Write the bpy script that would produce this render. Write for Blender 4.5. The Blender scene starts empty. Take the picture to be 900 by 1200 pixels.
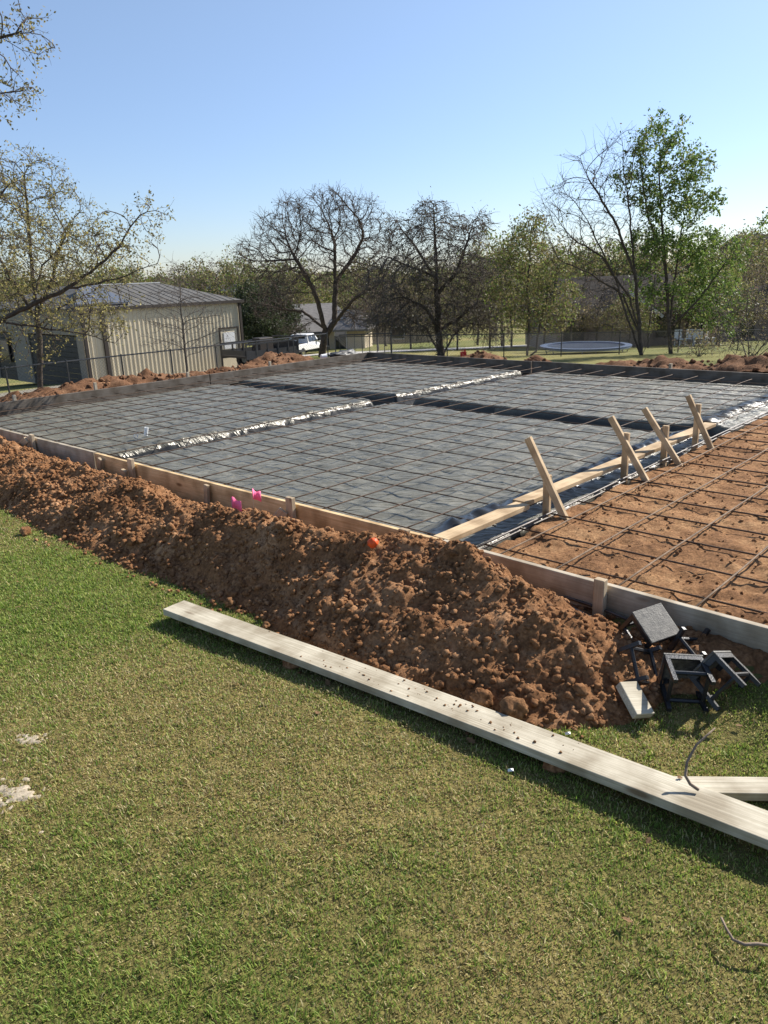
import bpy, math, random
import numpy as np
from mathutils import Vector, Matrix, noise, kdtree

random.seed(7); rng = np.random.default_rng(7)
C = bpy.context.scene.collection
SC = bpy.context.scene
PI = math.pi

# ------------------------------------------------------------------ camera frame / site frame
FPX, CX, CY = 889.7, 450.0, 600.0
PITCH = math.radians(17.243); ROLLD = (0.99936, -0.03587)
HC = 1.95
FW = Vector((0, math.cos(PITCH), -math.sin(PITCH)))
UP0 = Vector((0, math.sin(PITCH), math.cos(PITCH)))
R0 = Vector((1, 0, 0))
def ray(px, py):
    u, v = px - CX, py - CY
    p = u*ROLLD[0] + v*ROLLD[1]; q = -u*ROLLD[1] + v*ROLLD[0]
    return FW + R0*(p/FPX) - UP0*(q/FPX)
def hit(px, py, z):                       # where a line of sight meets the level z
    r = ray(px, py); k = (z-HC)/r.z
    return Vector((r.x*k, r.y*k, z))
def at(px, py, y):                        # the point at forward distance y
    r = ray(px, py); k = y/r.y
    return Vector((r.x*k, y, HC + r.z*k))
O = Vector((0.38126, 4.65247, 0.0))
A = Vector((0.732627, -0.680631, 0.0)); B = Vector((0.680631, 0.732627, 0.0))
def S(s, t, z=0.0): return O + A*s + B*t + Vector((0, 0, z))
def st(x, y):
    dx, dy = x-O.x, y-O.y
    return dx*A.x+dy*A.y, dx*B.x+dy*B.y
SL, SR, TB = -9.32, 6.0, 9.11             # the pad: s from SL to 0 plastic, 0 to SR bare; t from 0 to TB
def sstep(x): x = max(0.0, min(1.0, x)); return x*x*(3-2*x)
def fbm(x, y, z=0.0, o=4): return noise.fractal(Vector((x, y, z)), 1.0, 2.0, o)

# ------------------------------------------------------------------ materials
def nodes_of(m):
    m.use_nodes = True; nt = m.node_tree
    return nt, nt.nodes, nt.links, nt.nodes['Principled BSDF']
def mat(name, col, rough=0.85, var=0.3, scale=6.0, bump=0.25, bscale=60.0, metal=0.0, spec=0.3, stretch=None,
        col2=None, dist=0.01, transl=0.0):
    m = bpy.data.materials.new(name); nt, N, L, bs = nodes_of(m)
    tc = N.new('ShaderNodeTexCoord'); mp = N.new('ShaderNodeMapping'); L.new(tc.outputs['Object'], mp.inputs['Vector'])
    if stretch: mp.inputs['Scale'].default_value = stretch
    n1 = N.new('ShaderNodeTexNoise'); n1.inputs['Scale'].default_value = scale; n1.inputs['Detail'].default_value = 6
    n1.inputs['Roughness'].default_value = 0.65
    L.new(mp.outputs['Vector'], n1.inputs['Vector'])
    cr = N.new('ShaderNodeValToRGB')
    c2 = col2 or tuple(min(1, c*(1+var)) for c in col)
    c1 = tuple(c*(1-var) for c in col) if not col2 else col
    cr.color_ramp.elements[0].position = 0.33; cr.color_ramp.elements[1].position = 0.67
    cr.color_ramp.elements[0].color = (*c1, 1); cr.color_ramp.elements[1].color = (*c2, 1)
    L.new(n1.outputs['Fac'], cr.inputs['Fac']); L.new(cr.outputs['Color'], bs.inputs['Base Color'])
    bs.inputs['Roughness'].default_value = rough; bs.inputs['Metallic'].default_value = metal
    bs.inputs['Specular IOR Level'].default_value = spec
    if bump:
        n2 = N.new('ShaderNodeTexNoise'); n2.inputs['Scale'].default_value = bscale; n2.inputs['Detail'].default_value = 5
        L.new(mp.outputs['Vector'], n2.inputs['Vector'])
        bp = N.new('ShaderNodeBump'); bp.inputs['Strength'].default_value = bump; bp.inputs['Distance'].default_value = dist
        L.new(n2.outputs['Fac'], bp.inputs['Height']); L.new(bp.outputs['Normal'], bs.inputs['Normal'])
    return m
def attr_mat(name, rough=0.7, transl=0.4, spec=0.25, mul=1.0):
    m = bpy.data.materials.new(name); nt, N, L, bs = nodes_of(m)
    at_ = N.new('ShaderNodeAttribute'); at_.attribute_name = 'Col'
    L.new(at_.outputs['Color'], bs.inputs['Base Color'])
    bs.inputs['Roughness'].default_value = rough; bs.inputs['Specular IOR Level'].default_value = spec
    tr = N.new('ShaderNodeBsdfTranslucent'); L.new(at_.outputs['Color'], tr.inputs['Color'])
    mx = N.new('ShaderNodeMixShader'); mx.inputs['Fac'].default_value = transl
    out = N['Material Output']
    L.new(bs.outputs['BSDF'], mx.inputs[1]); L.new(tr.outputs['BSDF'], mx.inputs[2]); L.new(mx.outputs['Shader'], out.inputs['Surface'])
    return m
def wood_mat(name, c1, c2, rough=0.75, knots=True):
    m = bpy.data.materials.new(name); nt, N, L, bs = nodes_of(m)
    tc = N.new('ShaderNodeTexCoord'); oi = N.new('ShaderNodeObjectInfo')
    ad = N.new('ShaderNodeVectorMath'); ad.operation = 'ADD'
    L.new(tc.outputs['Object'], ad.inputs[0])
    sc_ = N.new('ShaderNodeVectorMath'); sc_.operation = 'SCALE'; sc_.inputs['Scale'].default_value = 1.0
    cb = N.new('ShaderNodeCombineXYZ'); ml = N.new('ShaderNodeMath'); ml.operation = 'MULTIPLY'; ml.inputs[1].default_value = 37.0
    L.new(oi.outputs['Random'], ml.inputs[0]); L.new(ml.outputs[0], cb.inputs[0]); L.new(ml.outputs[0], cb.inputs[2])
    L.new(cb.outputs[0], ad.inputs[1])
    mp = N.new('ShaderNodeMapping'); mp.inputs['Scale'].default_value = (1.8, 85, 85); L.new(ad.outputs[0], mp.inputs['Vector'])
    n1 = N.new('ShaderNodeTexNoise'); n1.inputs['Scale'].default_value = 1.6; n1.inputs['Detail'].default_value = 7; n1.inputs['Distortion'].default_value = 0.6
    L.new(mp.outputs['Vector'], n1.inputs['Vector'])
    cr = N.new('ShaderNodeValToRGB'); cr.color_ramp.elements[0].position = 0.3; cr.color_ramp.elements[1].position = 0.72
    cr.color_ramp.elements[0].color = (*c1, 1); cr.color_ramp.elements[1].color = (*c2, 1)
    L.new(n1.outputs['Fac'], cr.inputs['Fac'])
    n2 = N.new('ShaderNodeTexNoise'); n2.inputs['Scale'].default_value = 5; n2.inputs['Detail'].default_value = 5
    L.new(ad.outputs[0], n2.inputs['Vector'])
    c2r = N.new('ShaderNodeValToRGB'); c2r.color_ramp.elements[0].position = 0.36; c2r.color_ramp.elements[1].position = 0.6
    c2r.color_ramp.elements[0].color = (0.45, 0.40, 0.34, 1); c2r.color_ramp.elements[1].color = (1, 1, 1, 1)
    L.new(n2.outputs['Fac'], c2r.inputs['Fac'])
    mx = N.new('ShaderNodeMix'); mx.data_type = 'RGBA'; mx.blend_type = 'MULTIPLY'; mx.inputs['Factor'].default_value = 0.75
    L.new(cr.outputs['Color'], mx.inputs[6]); L.new(c2r.outputs['Color'], mx.inputs[7])
    last = mx.outputs[2]
    if knots:
        vo = N.new('ShaderNodeTexVoronoi'); vo.inputs['Scale'].default_value = 1.0
        mp2 = N.new('ShaderNodeMapping'); mp2.inputs['Scale'].default_value = (2.2, 7, 7); L.new(ad.outputs[0], mp2.inputs['Vector']); L.new(mp2.outputs['Vector'], vo.inputs['Vector'])
        kr = N.new('ShaderNodeValToRGB'); kr.color_ramp.elements[0].position = 0.06; kr.color_ramp.elements[1].position = 0.14
        kr.color_ramp.elements[0].color = (0.3, 0.2, 0.13, 1); kr.color_ramp.elements[1].color = (1, 1, 1, 1)
        L.new(vo.outputs['Distance'], kr.inputs['Fac'])
        mk = N.new('ShaderNodeMix'); mk.data_type = 'RGBA'; mk.blend_type = 'MULTIPLY'; mk.inputs['Factor'].default_value = 0.8
        L.new(last, mk.inputs[6]); L.new(kr.outputs['Color'], mk.inputs[7]); last = mk.outputs[2]
    L.new(last, bs.inputs['Base Color'])
    bs.inputs['Roughness'].default_value = rough; bs.inputs['Specular IOR Level'].default_value = 0.25
    bp = N.new('ShaderNodeBump'); bp.inputs['Strength'].default_value = 0.35; bp.inputs['Distance'].default_value = 0.004
    L.new(n1.outputs['Fac'], bp.inputs['Height']); L.new(bp.outputs['Normal'], bs.inputs['Normal'])
    return m
def soil_mat(name, dark, mid, light, scale=3.0, bump=0.9):
    m = bpy.data.materials.new(name); nt, N, L, bs = nodes_of(m)
    tc = N.new('ShaderNodeTexCoord')
    n1 = N.new('ShaderNodeTexNoise'); n1.inputs['Scale'].default_value = scale; n1.inputs['Detail'].default_value = 12; n1.inputs['Roughness'].default_value = 0.78
    L.new(tc.outputs['Object'], n1.inputs['Vector'])
    cr = N.new('ShaderNodeValToRGB'); e = cr.color_ramp.elements
    e[0].position = 0.34; e[0].color = (*dark, 1); e[1].position = 0.68; e[1].color = (*light, 1)
    k = e.new(0.5); k.color = (*mid, 1)
    L.new(n1.outputs['Fac'], cr.inputs['Fac'])
    n3 = N.new('ShaderNodeTexNoise'); n3.inputs['Scale'].default_value = 55; n3.inputs['Detail'].default_value = 4
    L.new(tc.outputs['Object'], n3.inputs['Vector'])
    c3 = N.new('ShaderNodeValToRGB'); c3.color_ramp.elements[0].position = 0.3; c3.color_ramp.elements[1].position = 0.7
    c3.color_ramp.elements[0].color = (0.6, 0.57, 0.55, 1); c3.color_ramp.elements[1].color = (1.25, 1.22, 1.2, 1)
    L.new(n3.outputs['Fac'], c3.inputs['Fac'])
    mx = N.new('ShaderNodeMix'); mx.data_type = 'RGBA'; mx.blend_type = 'MULTIPLY'; mx.inputs['Factor'].default_value = 1.0
    L.new(cr.outputs['Color'], mx.inputs[6]); L.new(c3.outputs['Color'], mx.inputs[7]); L.new(mx.outputs[2], bs.inputs['Base Color'])
    bs.inputs['Roughness'].default_value = 0.95; bs.inputs['Specular IOR Level'].default_value = 0.1
    n2 = N.new('ShaderNodeTexNoise'); n2.inputs['Scale'].default_value = 42; n2.inputs['Detail'].default_value = 10; n2.inputs['Roughness'].default_value = 0.8
    L.new(tc.outputs['Object'], n2.inputs['Vector'])
    bp = N.new('ShaderNodeBump'); bp.inputs['Strength'].default_value = bump; bp.inputs['Distance'].default_value = 0.02
    L.new(n2.outputs['Fac'], bp.inputs['Height']); L.new(bp.outputs['Normal'], bs.inputs['Normal'])
    return m

M = {}
M['soil'] = soil_mat('soil_pile', (0.13, 0.061, 0.028), (0.30, 0.152, 0.070), (0.50, 0.295, 0.16))
M['soil_red'] = soil_mat('soil_red', (0.09, 0.047, 0.026), (0.18, 0.095, 0.052), (0.30, 0.175, 0.10))
M['soil_pad'] = soil_mat('soil_pad', (0.14, 0.072, 0.036), (0.30, 0.162, 0.078), (0.45, 0.275, 0.14), scale=2.6, bump=0.9)
M['form_new'] = wood_mat('form_board_new', (0.58, 0.39, 0.19), (0.80, 0.60, 0.34))
M['form_old'] = wood_mat('form_board_weathered', (0.38, 0.32, 0.235), (0.50, 0.43, 0.325))
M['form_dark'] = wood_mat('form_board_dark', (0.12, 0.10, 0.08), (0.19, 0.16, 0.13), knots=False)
M['stud'] = wood_mat('stud_pale', (0.46, 0.32, 0.18), (0.66, 0.50, 0.31))
M['stake'] = wood_mat('stake_wood', (0.42, 0.32, 0.21), (0.62, 0.50, 0.34))
M['plank'] = wood_mat('plank_grey', (0.38, 0.335, 0.245), (0.58, 0.525, 0.41))
M['rebar'] = mat('rebar_rust', (0.085, 0.052, 0.033), rough=0.7, var=0.45, scale=14, bump=0.5, bscale=180, spec=0.4, metal=0.3)
M['rebar_tan'] = mat('rebar_tan', (0.19, 0.125, 0.075), rough=0.75, var=0.4, scale=14, bump=0.5, bscale=180, spec=0.3)
M['steel'] = mat('bar_steel', (0.10, 0.085, 0.075), rough=0.5, var=0.4, scale=10, bump=0.3, bscale=150, spec=0.5, metal=0.4)
M['black_plastic'] = mat('black_moulded_plastic', (0.016, 0.016, 0.017), rough=0.42, var=0.3, scale=30, bump=0.2, bscale=140, spec=0.5)
M['dusty_top'] = mat('dusty_black_plastic', (0.025, 0.024, 0.022), rough=0.55, col2=(0.15, 0.135, 0.11), scale=34, bump=0.2, bscale=120, spec=0.5)
M['white_pvc'] = mat('white_pvc', (0.75, 0.75, 0.73), rough=0.4, var=0.06, bump=0)
M['pink'] = mat('pink_flag', (0.90, 0.15, 0.30), rough=0.6, var=0.1, bump=0.1)
M['wire'] = mat('flag_wire', (0.35, 0.35, 0.36), rough=0.4, var=0.1, bump=0, metal=0.8)
M['orange'] = mat('orange_plastic', (0.78, 0.10, 0.02), rough=0.5, var=0.25, scale=30, bump=0.2)
M['bark'] = mat('bark', (0.085, 0.068, 0.055), rough=0.95, var=0.4, scale=9, bump=0.8, bscale=30, dist=0.03, spec=0.1)
M['bark_grey'] = mat('bark_grey', (0.11, 0.095, 0.083), rough=0.95, var=0.4, scale=9, bump=0.6, bscale=30, dist=0.03, spec=0.1)
M['stick_tan'] = mat('dry_stick', (0.22, 0.165, 0.12), rough=0.9, var=0.35, scale=30, bump=0.4)
M['twig'] = mat('twig', (0.085, 0.068, 0.056), rough=0.95, var=0.2, scale=2, bump=0, spec=0.1)
M['twig_grey'] = mat('twig_grey', (0.12, 0.10, 0.085), rough=0.95, var=0.2, scale=2, bump=0, spec=0.1)
M['leaf'] = attr_mat('leaf', rough=0.55, transl=0.45)
M['blade'] = attr_mat('grass_blade', rough=0.55, transl=0.5, spec=0.3)
M['siding'] = mat('cream_metal_siding', (0.62, 0.54, 0.385), rough=0.5, var=0.06, scale=1.2, bump=0, spec=0.4)
M['darker_wall'] = mat('darker_front_wall', (.27, .235, .185), rough=.85, var=.15, bump=.2)  # shed front wall, a darker tone than the cream siding of its long wall
M['trim_dark'] = mat('dark_brown_trim', (0.045, 0.036, 0.030), rough=0.55, var=0.15, bump=0)
M['metal_roof'] = mat('grey_metal_roof', (0.105, 0.10, 0.092), rough=0.75, var=0.12, scale=1.5, bump=0, spec=0.3, metal=0.0)
M['solar'] = mat('dark_roof_sheet', (0.10, 0.105, 0.12), rough=0.35, var=0.2, bump=0, spec=0.5)
M['ridge'] = mat('pale_ridge_cap', (0.55, 0.55, 0.54), rough=0.5, var=0.06, bump=0)
M['door_dark'] = mat('dark_slat_door', (0.04, 0.036, 0.032), rough=0.6, var=0.2, bump=0)
M['glass'] = mat('window_glass', (0.03, 0.035, 0.04), rough=0.08, var=0.1, bump=0, spec=0.6)
M['pale_glass'] = mat('pale_blind_behind_glass', (0.7, 0.7, 0.68), rough=0.2, var=0.05, bump=0, spec=0.5)
M['shingle'] = mat('grey_shingles', (0.20, 0.185, 0.17), rough=0.9, var=0.25, scale=2.5, bump=0.4, bscale=14, stretch=(1, 1, 4))
M['shingle_dark'] = mat('dark_shingles', (0.042, 0.037, 0.033), rough=0.95, spec=.08, var=0.3, scale=2.5, bump=0.4, bscale=14, stretch=(1, 1, 4))
M['tan_wall'] = mat('tan_house_wall', (0.46, 0.38, 0.27), rough=0.85, var=0.12, bump=0.2)
M['white_trim'] = mat('white_trim', (0.75, 0.74, 0.71), rough=0.5, var=0.05, bump=0)
M['fence_black'] = mat('black_fence_metal', (0.03, 0.03, 0.032), rough=0.45, var=0.2, bump=0, spec=0.5)
M['truck_white'] = mat('white_truck_paint', (0.78, 0.78, 0.78), rough=0.25, var=0.03, bump=0, spec=0.5)
M['rubber'] = mat('tyre_rubber', (0.02, 0.02, 0.02), rough=0.9, var=0.2, bump=0)
M['chrome'] = mat('chrome_trim', (0.6, 0.6, 0.62), rough=0.2, var=0.05, bump=0, metal=1.0)
M['lamp_red'] = mat('tail_lamp_red', (0.45, 0.02, 0.02), rough=0.2, var=0.1, bump=0, spec=0.5)
M['plate'] = mat('plain_plate', (0.6, 0.6, 0.58), rough=0.4, var=0.05, bump=0)
M['red'] = mat('red_plastic', (0.7, 0.03, 0.025), rough=0.45, var=0.1, bump=0)
M['blue_pad'] = mat('blue_pad', (0.03, 0.055, 0.11), rough=0.5, var=0.15, bump=0.1, spec=0.6)
M['mat_dark'] = mat('trampoline_mat', (0.05, 0.065, 0.10), rough=0.22, var=0.2, bump=0.1, spec=0.6)
M['galv'] = mat('galvanised_steel', (0.45, 0.46, 0.47), rough=0.4, var=0.1, bump=0, metal=0.8)
M['dryleaf'] = mat('dry_leaf', (0.17, 0.095, 0.042), rough=0.8, var=0.35, scale=40, bump=0.3)
M['concrete'] = mat('pale_concrete', (0.50, 0.47, 0.42), rough=0.9, var=0.12, scale=0.8, bump=0.2)
M['bag'] = mat('black_sheeting', (0.02, 0.02, 0.021), rough=0.55, var=0.3, bump=0.6, bscale=20, spec=0.6)

def brick_mat():
    m = bpy.data.materials.new('brown_brick'); nt, N, L, bs = nodes_of(m)
    tc = N.new('ShaderNodeTexCoord'); mp = N.new('ShaderNodeMapping'); mp.inputs['Rotation'].default_value = (PI/2, 0, 0)
    L.new(tc.outputs['Object'], mp.inputs['Vector'])
    b = N.new('ShaderNodeTexBrick'); b.inputs['Scale'].default_value = 4.0; b.inputs['Mortar Size'].default_value = 0.02
    b.inputs['Color1'].default_value = (0.17, 0.12, 0.09, 1); b.inputs['Color2'].default_value = (0.26, 0.19, 0.145, 1); b.inputs['Mortar'].default_value = (0.3, 0.27, 0.23, 1)
    L.new(mp.outputs['Vector'], b.inputs['Vector']); L.new(b.outputs['Color'], bs.inputs['Base Color']); bs.inputs['Roughness'].default_value = 0.9
    return m
M['brick'] = brick_mat()

def sheet_mat():                           # dusty black polythene
    m = bpy.data.materials.new('dusty_black_polythene'); nt, N, L, bs = nodes_of(m)
    tc = N.new('ShaderNodeTexCoord')
    n1 = N.new('ShaderNodeTexNoise'); n1.inputs['Scale'].default_value = 4.5; n1.inputs['Detail'].default_value = 10; n1.inputs['Roughness'].default_value = 0.75
    L.new(tc.outputs['Object'], n1.inputs['Vector'])
    cr = N.new('ShaderNodeValToRGB'); cr.color_ramp.elements[0].position = 0.36; cr.color_ramp.elements[1].position = 0.66
    cr.color_ramp.elements[0].color = (0.105, 0.101, 0.078, 1); cr.color_ramp.elements[1].color = (0.205, 0.192, 0.148, 1)
    L.new(n1.outputs['Fac'], cr.inputs['Fac'])
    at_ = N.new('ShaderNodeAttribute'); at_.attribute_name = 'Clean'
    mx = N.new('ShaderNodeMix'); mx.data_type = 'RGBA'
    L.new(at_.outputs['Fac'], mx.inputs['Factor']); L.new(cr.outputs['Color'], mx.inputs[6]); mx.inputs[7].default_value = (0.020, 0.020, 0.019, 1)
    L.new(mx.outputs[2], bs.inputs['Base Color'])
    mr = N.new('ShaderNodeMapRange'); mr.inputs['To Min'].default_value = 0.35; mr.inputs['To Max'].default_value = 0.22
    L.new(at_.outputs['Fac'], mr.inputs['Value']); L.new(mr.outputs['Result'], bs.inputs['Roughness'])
    bs.inputs['Specular IOR Level'].default_value = 0.45; bs.inputs['Specular Tint'].default_value = (1.0, 0.94, 0.84, 1)
    mp = N.new('ShaderNodeMapping'); mp.inputs['Rotation'].default_value = (0, 0, 0.55); mp.inputs['Scale'].default_value = (2.2, 13, 3)
    L.new(tc.outputs['Object'], mp.inputs['Vector'])
    n2 = N.new('ShaderNodeTexNoise'); n2.inputs['Scale'].default_value = 1.0; n2.inputs['Detail'].default_value = 6; n2.inputs['Distortion'].default_value = 1.2
    L.new(mp.outputs['Vector'], n2.inputs['Vector'])
    bp = N.new('ShaderNodeBump'); bp.inputs['Strength'].default_value = 1.0; bp.inputs['Distance'].default_value = 0.06
    ms = N.new('ShaderNodeMapRange'); ms.inputs['To Min'].default_value = 1.0; ms.inputs['To Max'].default_value = 0.08
    L.new(at_.outputs['Fac'], ms.inputs['Value']); L.new(ms.outputs['Result'], bp.inputs['Strength'])
    L.new(n2.outputs['Fac'], bp.inputs['Height']); L.new(bp.outputs['Normal'], bs.inputs['Normal'])
    return m
M['sheet'] = sheet_mat()

def ground_mat():
    m = bpy.data.materials.new('turf_ground'); nt, N, L, bs = nodes_of(m)
    tc = N.new('ShaderNodeTexCoord'); at_ = N.new('ShaderNodeAttribute'); at_.attribute_name = 'Col'
    n1 = N.new('ShaderNodeTexNoise'); n1.inputs['Scale'].default_value = 9; n1.inputs['Detail'].default_value = 9; n1.inputs['Roughness'].default_value = 0.75
    L.new(tc.outputs['Object'], n1.inputs['Vector'])
    cr = N.new('ShaderNodeValToRGB'); cr.color_ramp.elements[0].position = 0.3; cr.color_ramp.elements[1].position = 0.7
    cr.color_ramp.elements[0].color = (0.55, 0.55, 0.5, 1); cr.color_ramp.elements[1].color = (1.45, 1.4, 1.3, 1)
    L.new(n1.outputs['Fac'], cr.inputs['Fac'])
    mx = N.new('ShaderNodeMix'); mx.data_type = 'RGBA'; mx.blend_type = 'MULTIPLY'; mx.inputs['Factor'].default_value = 1
    L.new(at_.outputs['Color'], mx.inputs[6]); L.new(cr.outputs['Color'], mx.inputs[7]); L.new(mx.outputs[2], bs.inputs['Base Color'])
    bs.inputs['Roughness'].default_value = 0.95; bs.inputs['Specular IOR Level'].default_value = 0.1
    n2 = N.new('ShaderNodeTexNoise'); n2.inputs['Scale'].default_value = 45; n2.inputs['Detail'].default_value = 5
    L.new(tc.outputs['Object'], n2.inputs['Vector'])
    bp = N.new('ShaderNodeBump'); bp.inputs['Strength'].default_value = 0.8; bp.inputs['Distance'].default_value = 0.03
    L.new(n2.outputs['Fac'], bp.inputs['Height']); L.new(bp.outputs['Normal'], bs.inputs['Normal'])
    return m
M['ground'] = ground_mat()

# ------------------------------------------------------------------ object helpers
def tag(o, label=None, cat=None, group=None, kind=None):
    if label: o['label'] = label
    if cat: o['category'] = cat
    if group: o['group'] = group
    if kind: o['kind'] = kind
    return o
def link(name, me, m, parent=None, loc=None, rot=None, smooth=False):
    o = bpy.data.objects.new(name, me); C.objects.link(o)
    for k in (m if isinstance(m, (list, tuple)) else [m]): me.materials.append(k)
    if parent: o.parent = parent
    if loc is not None: o.location = loc
    if rot is not None: o.rotation_euler = rot
    if smooth: me.polygons.foreach_set('use_smooth', [True]*len(me.polygons))
    return o
def thing(name, label, cat, loc=(0, 0, 0), rotz=0.0, group=None):
    o = bpy.data.objects.new(name, None); C.objects.link(o); o.empty_display_size = 0.1
    o.location = loc; o.rotation_euler = (0, 0, rotz)
    return tag(o, label, cat, group)
def copy_tree(o, parent=None):
    c = o.copy(); C.objects.link(c)
    if parent: c.parent = parent
    for ch in list(o.children): copy_tree(ch, c)
    return c
class MB:
    def __init__(s): s.v = []; s.f = []; s.mi = []; s.m = 0
    def add(s, vs, fs):
        n = len(s.v); s.v.extend([tuple(p) for p in vs]); s.f.extend([tuple(i+n for i in f) for f in fs]); s.mi.extend([s.m]*len(fs)); return s
    def box(s, lo, hi):
        x0, y0, z0 = lo; x1, y1, z1 = hi
        return s.add([(x0,y0,z0),(x1,y0,z0),(x1,y1,z0),(x0,y1,z0),(x0,y0,z1),(x1,y0,z1),(x1,y1,z1),(x0,y1,z1)],
                     [(0,3,2,1),(4,5,6,7),(0,1,5,4),(1,2,6,5),(2,3,7,6),(3,0,4,7)])
    def bar(s, p, q, w, h, up=Vector((0, 0, 1))):
        p, q = Vector(p), Vector(q); d = (q-p).normalized()
        if abs(d.dot(up)) > 0.98: up = Vector((1, 0, 0))
        x = d.cross(up).normalized(); y = x.cross(d).normalized(); x *= w/2; y *= h/2
        vs = [p-x-y, p+x-y, p+x+y, p-x+y, q-x-y, q+x-y, q+x+y, q-x+y]
        return s.add(vs, [(0,1,2,3),(7,6,5,4),(0,4,5,1),(1,5,6,2),(2,6,7,3),(3,7,4,0)])
    def tube(s, pts, rad, n=6, cap=True):
        pts = [Vector(p) for p in pts]; k = len(pts)
        rs = rad if isinstance(rad, (list, tuple)) else [rad]*k
        base = len(s.v); prev = None
        for i, p in enumerate(pts):
            d = (pts[min(i+1, k-1)]-pts[max(i-1, 0)])
            d = d.normalized() if d.length > 1e-9 else Vector((0, 0, 1))
            if prev is None:
                x = d.orthogonal().normalized()
            else:
                x = prev - d*prev.dot(d); x = x.normalized() if x.length > 1e-6 else d.orthogonal().normalized()
            prev = x; y = d.cross(x)
            for j in range(n):
                a_ = 2*PI*j/n; s.v.append(tuple(p + (x*math.cos(a_) + y*math.sin(a_))*rs[i]))
        for i in range(k-1):
            for j in range(n):
                a0 = base+i*n+j; a1 = base+i*n+(j+1) % n
                s.f.append((a0, a1, a1+n, a0+n)); s.mi.append(s.m)
        if cap:
            s.f.append(tuple(base+j for j in reversed(range(n)))); s.mi.append(s.m)
            s.f.append(tuple(base+(k-1)*n+j for j in range(n))); s.mi.append(s.m)
        return s
    def mesh(s, name):
        me = bpy.data.meshes.new(name); me.from_pydata(s.v, [], s.f); 
        if any(s.mi): me.polygons.foreach_set('material_index', s.mi)
        me.update(); return me
    def build(s, name, m, parent=None, smooth=False, bevel=0.0, loc=None, rot=None):
        o = link(name, s.mesh(name), m, parent, loc, rot, smooth)
        if bevel:
            b = o.modifiers.new('bevel', 'BEVEL'); b.width = bevel; b.segments = 2; b.limit_method = 'ANGLE'
        return o
def np_mesh(name, verts, tris, cols=None, attr='Col'):   # verts (n,3), faces (m,3) or (m,4); one colour per vertex
    me = bpy.data.meshes.new(name); k = tris.shape[1]
    me.vertices.add(len(verts)); me.vertices.foreach_set('co', verts.astype(np.float32).ravel())
    me.loops.add(tris.size); me.loops.foreach_set('vertex_index', tris.astype(np.int32).ravel())
    me.polygons.add(len(tris)); me.polygons.foreach_set('loop_start', np.arange(0, tris.size, k, dtype=np.int32))
    me.update(calc_edges=True); me.validate()
    if cols is not None:
        ca = me.color_attributes.new(attr, 'FLOAT_COLOR', 'POINT')
        c4 = np.ones((len(verts), 4), np.float32); c4[:, :3] = cols; ca.data.foreach_set('color', c4.ravel())
    return me
def grid_mesh(name, xs, ys, P):                        # P(i,j)->xyz over a rectilinear grid
    nx, ny = len(xs), len(ys)
    v = np.array([P(x, y) for y in ys for x in xs], np.float64)
    i, j = np.meshgrid(np.arange(nx-1), np.arange(ny-1)); q = (j*nx+i).ravel()
    f = np.stack([q, q+1, q+nx+1, q+nx], 1)
    return v, f
def board(name, p, q, w, h, m, label=None, cat=None, parent=None, warp=0.004, bev=0.004, group=None, zoff=0.0):
    """a sawn board from p to q (centre line); w across (level), h high; its grain runs along its own X"""
    p, q = Vector(p), Vector(q); L_ = (q-p).length; n = max(2, int(L_/0.35))
    mb = MB(); vs = []; ph = random.uniform(0, 9)
    for i in range(n+1):
        x = L_*i/n; dy = warp*math.sin(x*1.3+ph)*1.2 + random.uniform(-1, 1)*0.0012; dz = warp*math.cos(x*0.9+ph)
        for (yy, zz) in ((-w/2, -h/2), (w/2, -h/2), (w/2, h/2), (-w/2, h/2)): vs.append((x, yy+dy, zz+dz))
    fs = [(3, 2, 1, 0), (4*n, 4*n+1, 4*n+2, 4*n+3)]
    for i in range(n):
        for k in range(4):
            a0 = 4*i+k; a1 = 4*i+(k+1) % 4; fs.append((a0, a1, a1+4, a0+4))
    mb.add(vs, fs)
    o = mb.build(name, m, parent, bevel=bev)
    d = (q-p).normalized(); up = Vector((0, 0, 1))
    if abs(d.z) > 0.95: up = Vector((0.7326, -0.68, 0))
    y = up.cross(d).normalized(); z = d.cross(y)
    mt = Matrix((d, y, z)).transposed().to_4x4(); mt.translation = p
    o.matrix_world = mt
    if label: tag(o, label, cat, group)
    return o

# ------------------------------------------------------------------ terrain
def zf(y): return float(np.interp(y, [0, 12, 16, 30, 50, 70, 100, 160, 260, 420], [0, -0.1, -0.4, -1.38, -2.95, -4.45, -6.0, -8.2, -9.0, -5.0]))
def rise(s, t): return .165*sstep((t+.62)/.58)*sstep((s-.75)/.7) if -.7 < t < .3 and s < SR else 0.0
def gz(x, y):
    s, t = st(x, y)
    m = max(t-9.3, -(s+9.6)); w = sstep(m/3.5)
    z = w*(zf(y) - 0.05*max(0.0, -x-4)*sstep((y-15)/10))
    if w < 1: z += (1-w)*0.03*fbm(x*0.5, y*0.5, 2.0, 3)
    return z + rise(s, t)
def in_pad(s, t, mrg=0.0): return SL-mrg < s < SR+mrg and -mrg < t < TB+mrg
def graded(lo, hi, step, far, g=1.13):
    c = list(np.arange(lo, hi+1e-6, step)); d = step
    a = lo; left = []
    while a > far[0]: d = min(d*g, 12); a -= d; left.append(a)
    d = step; b_ = hi; right = []
    while b_ < far[1]: d = min(d*g, 12); b_ += d; right.append(b_)
    return left[::-1] + c + right

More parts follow.
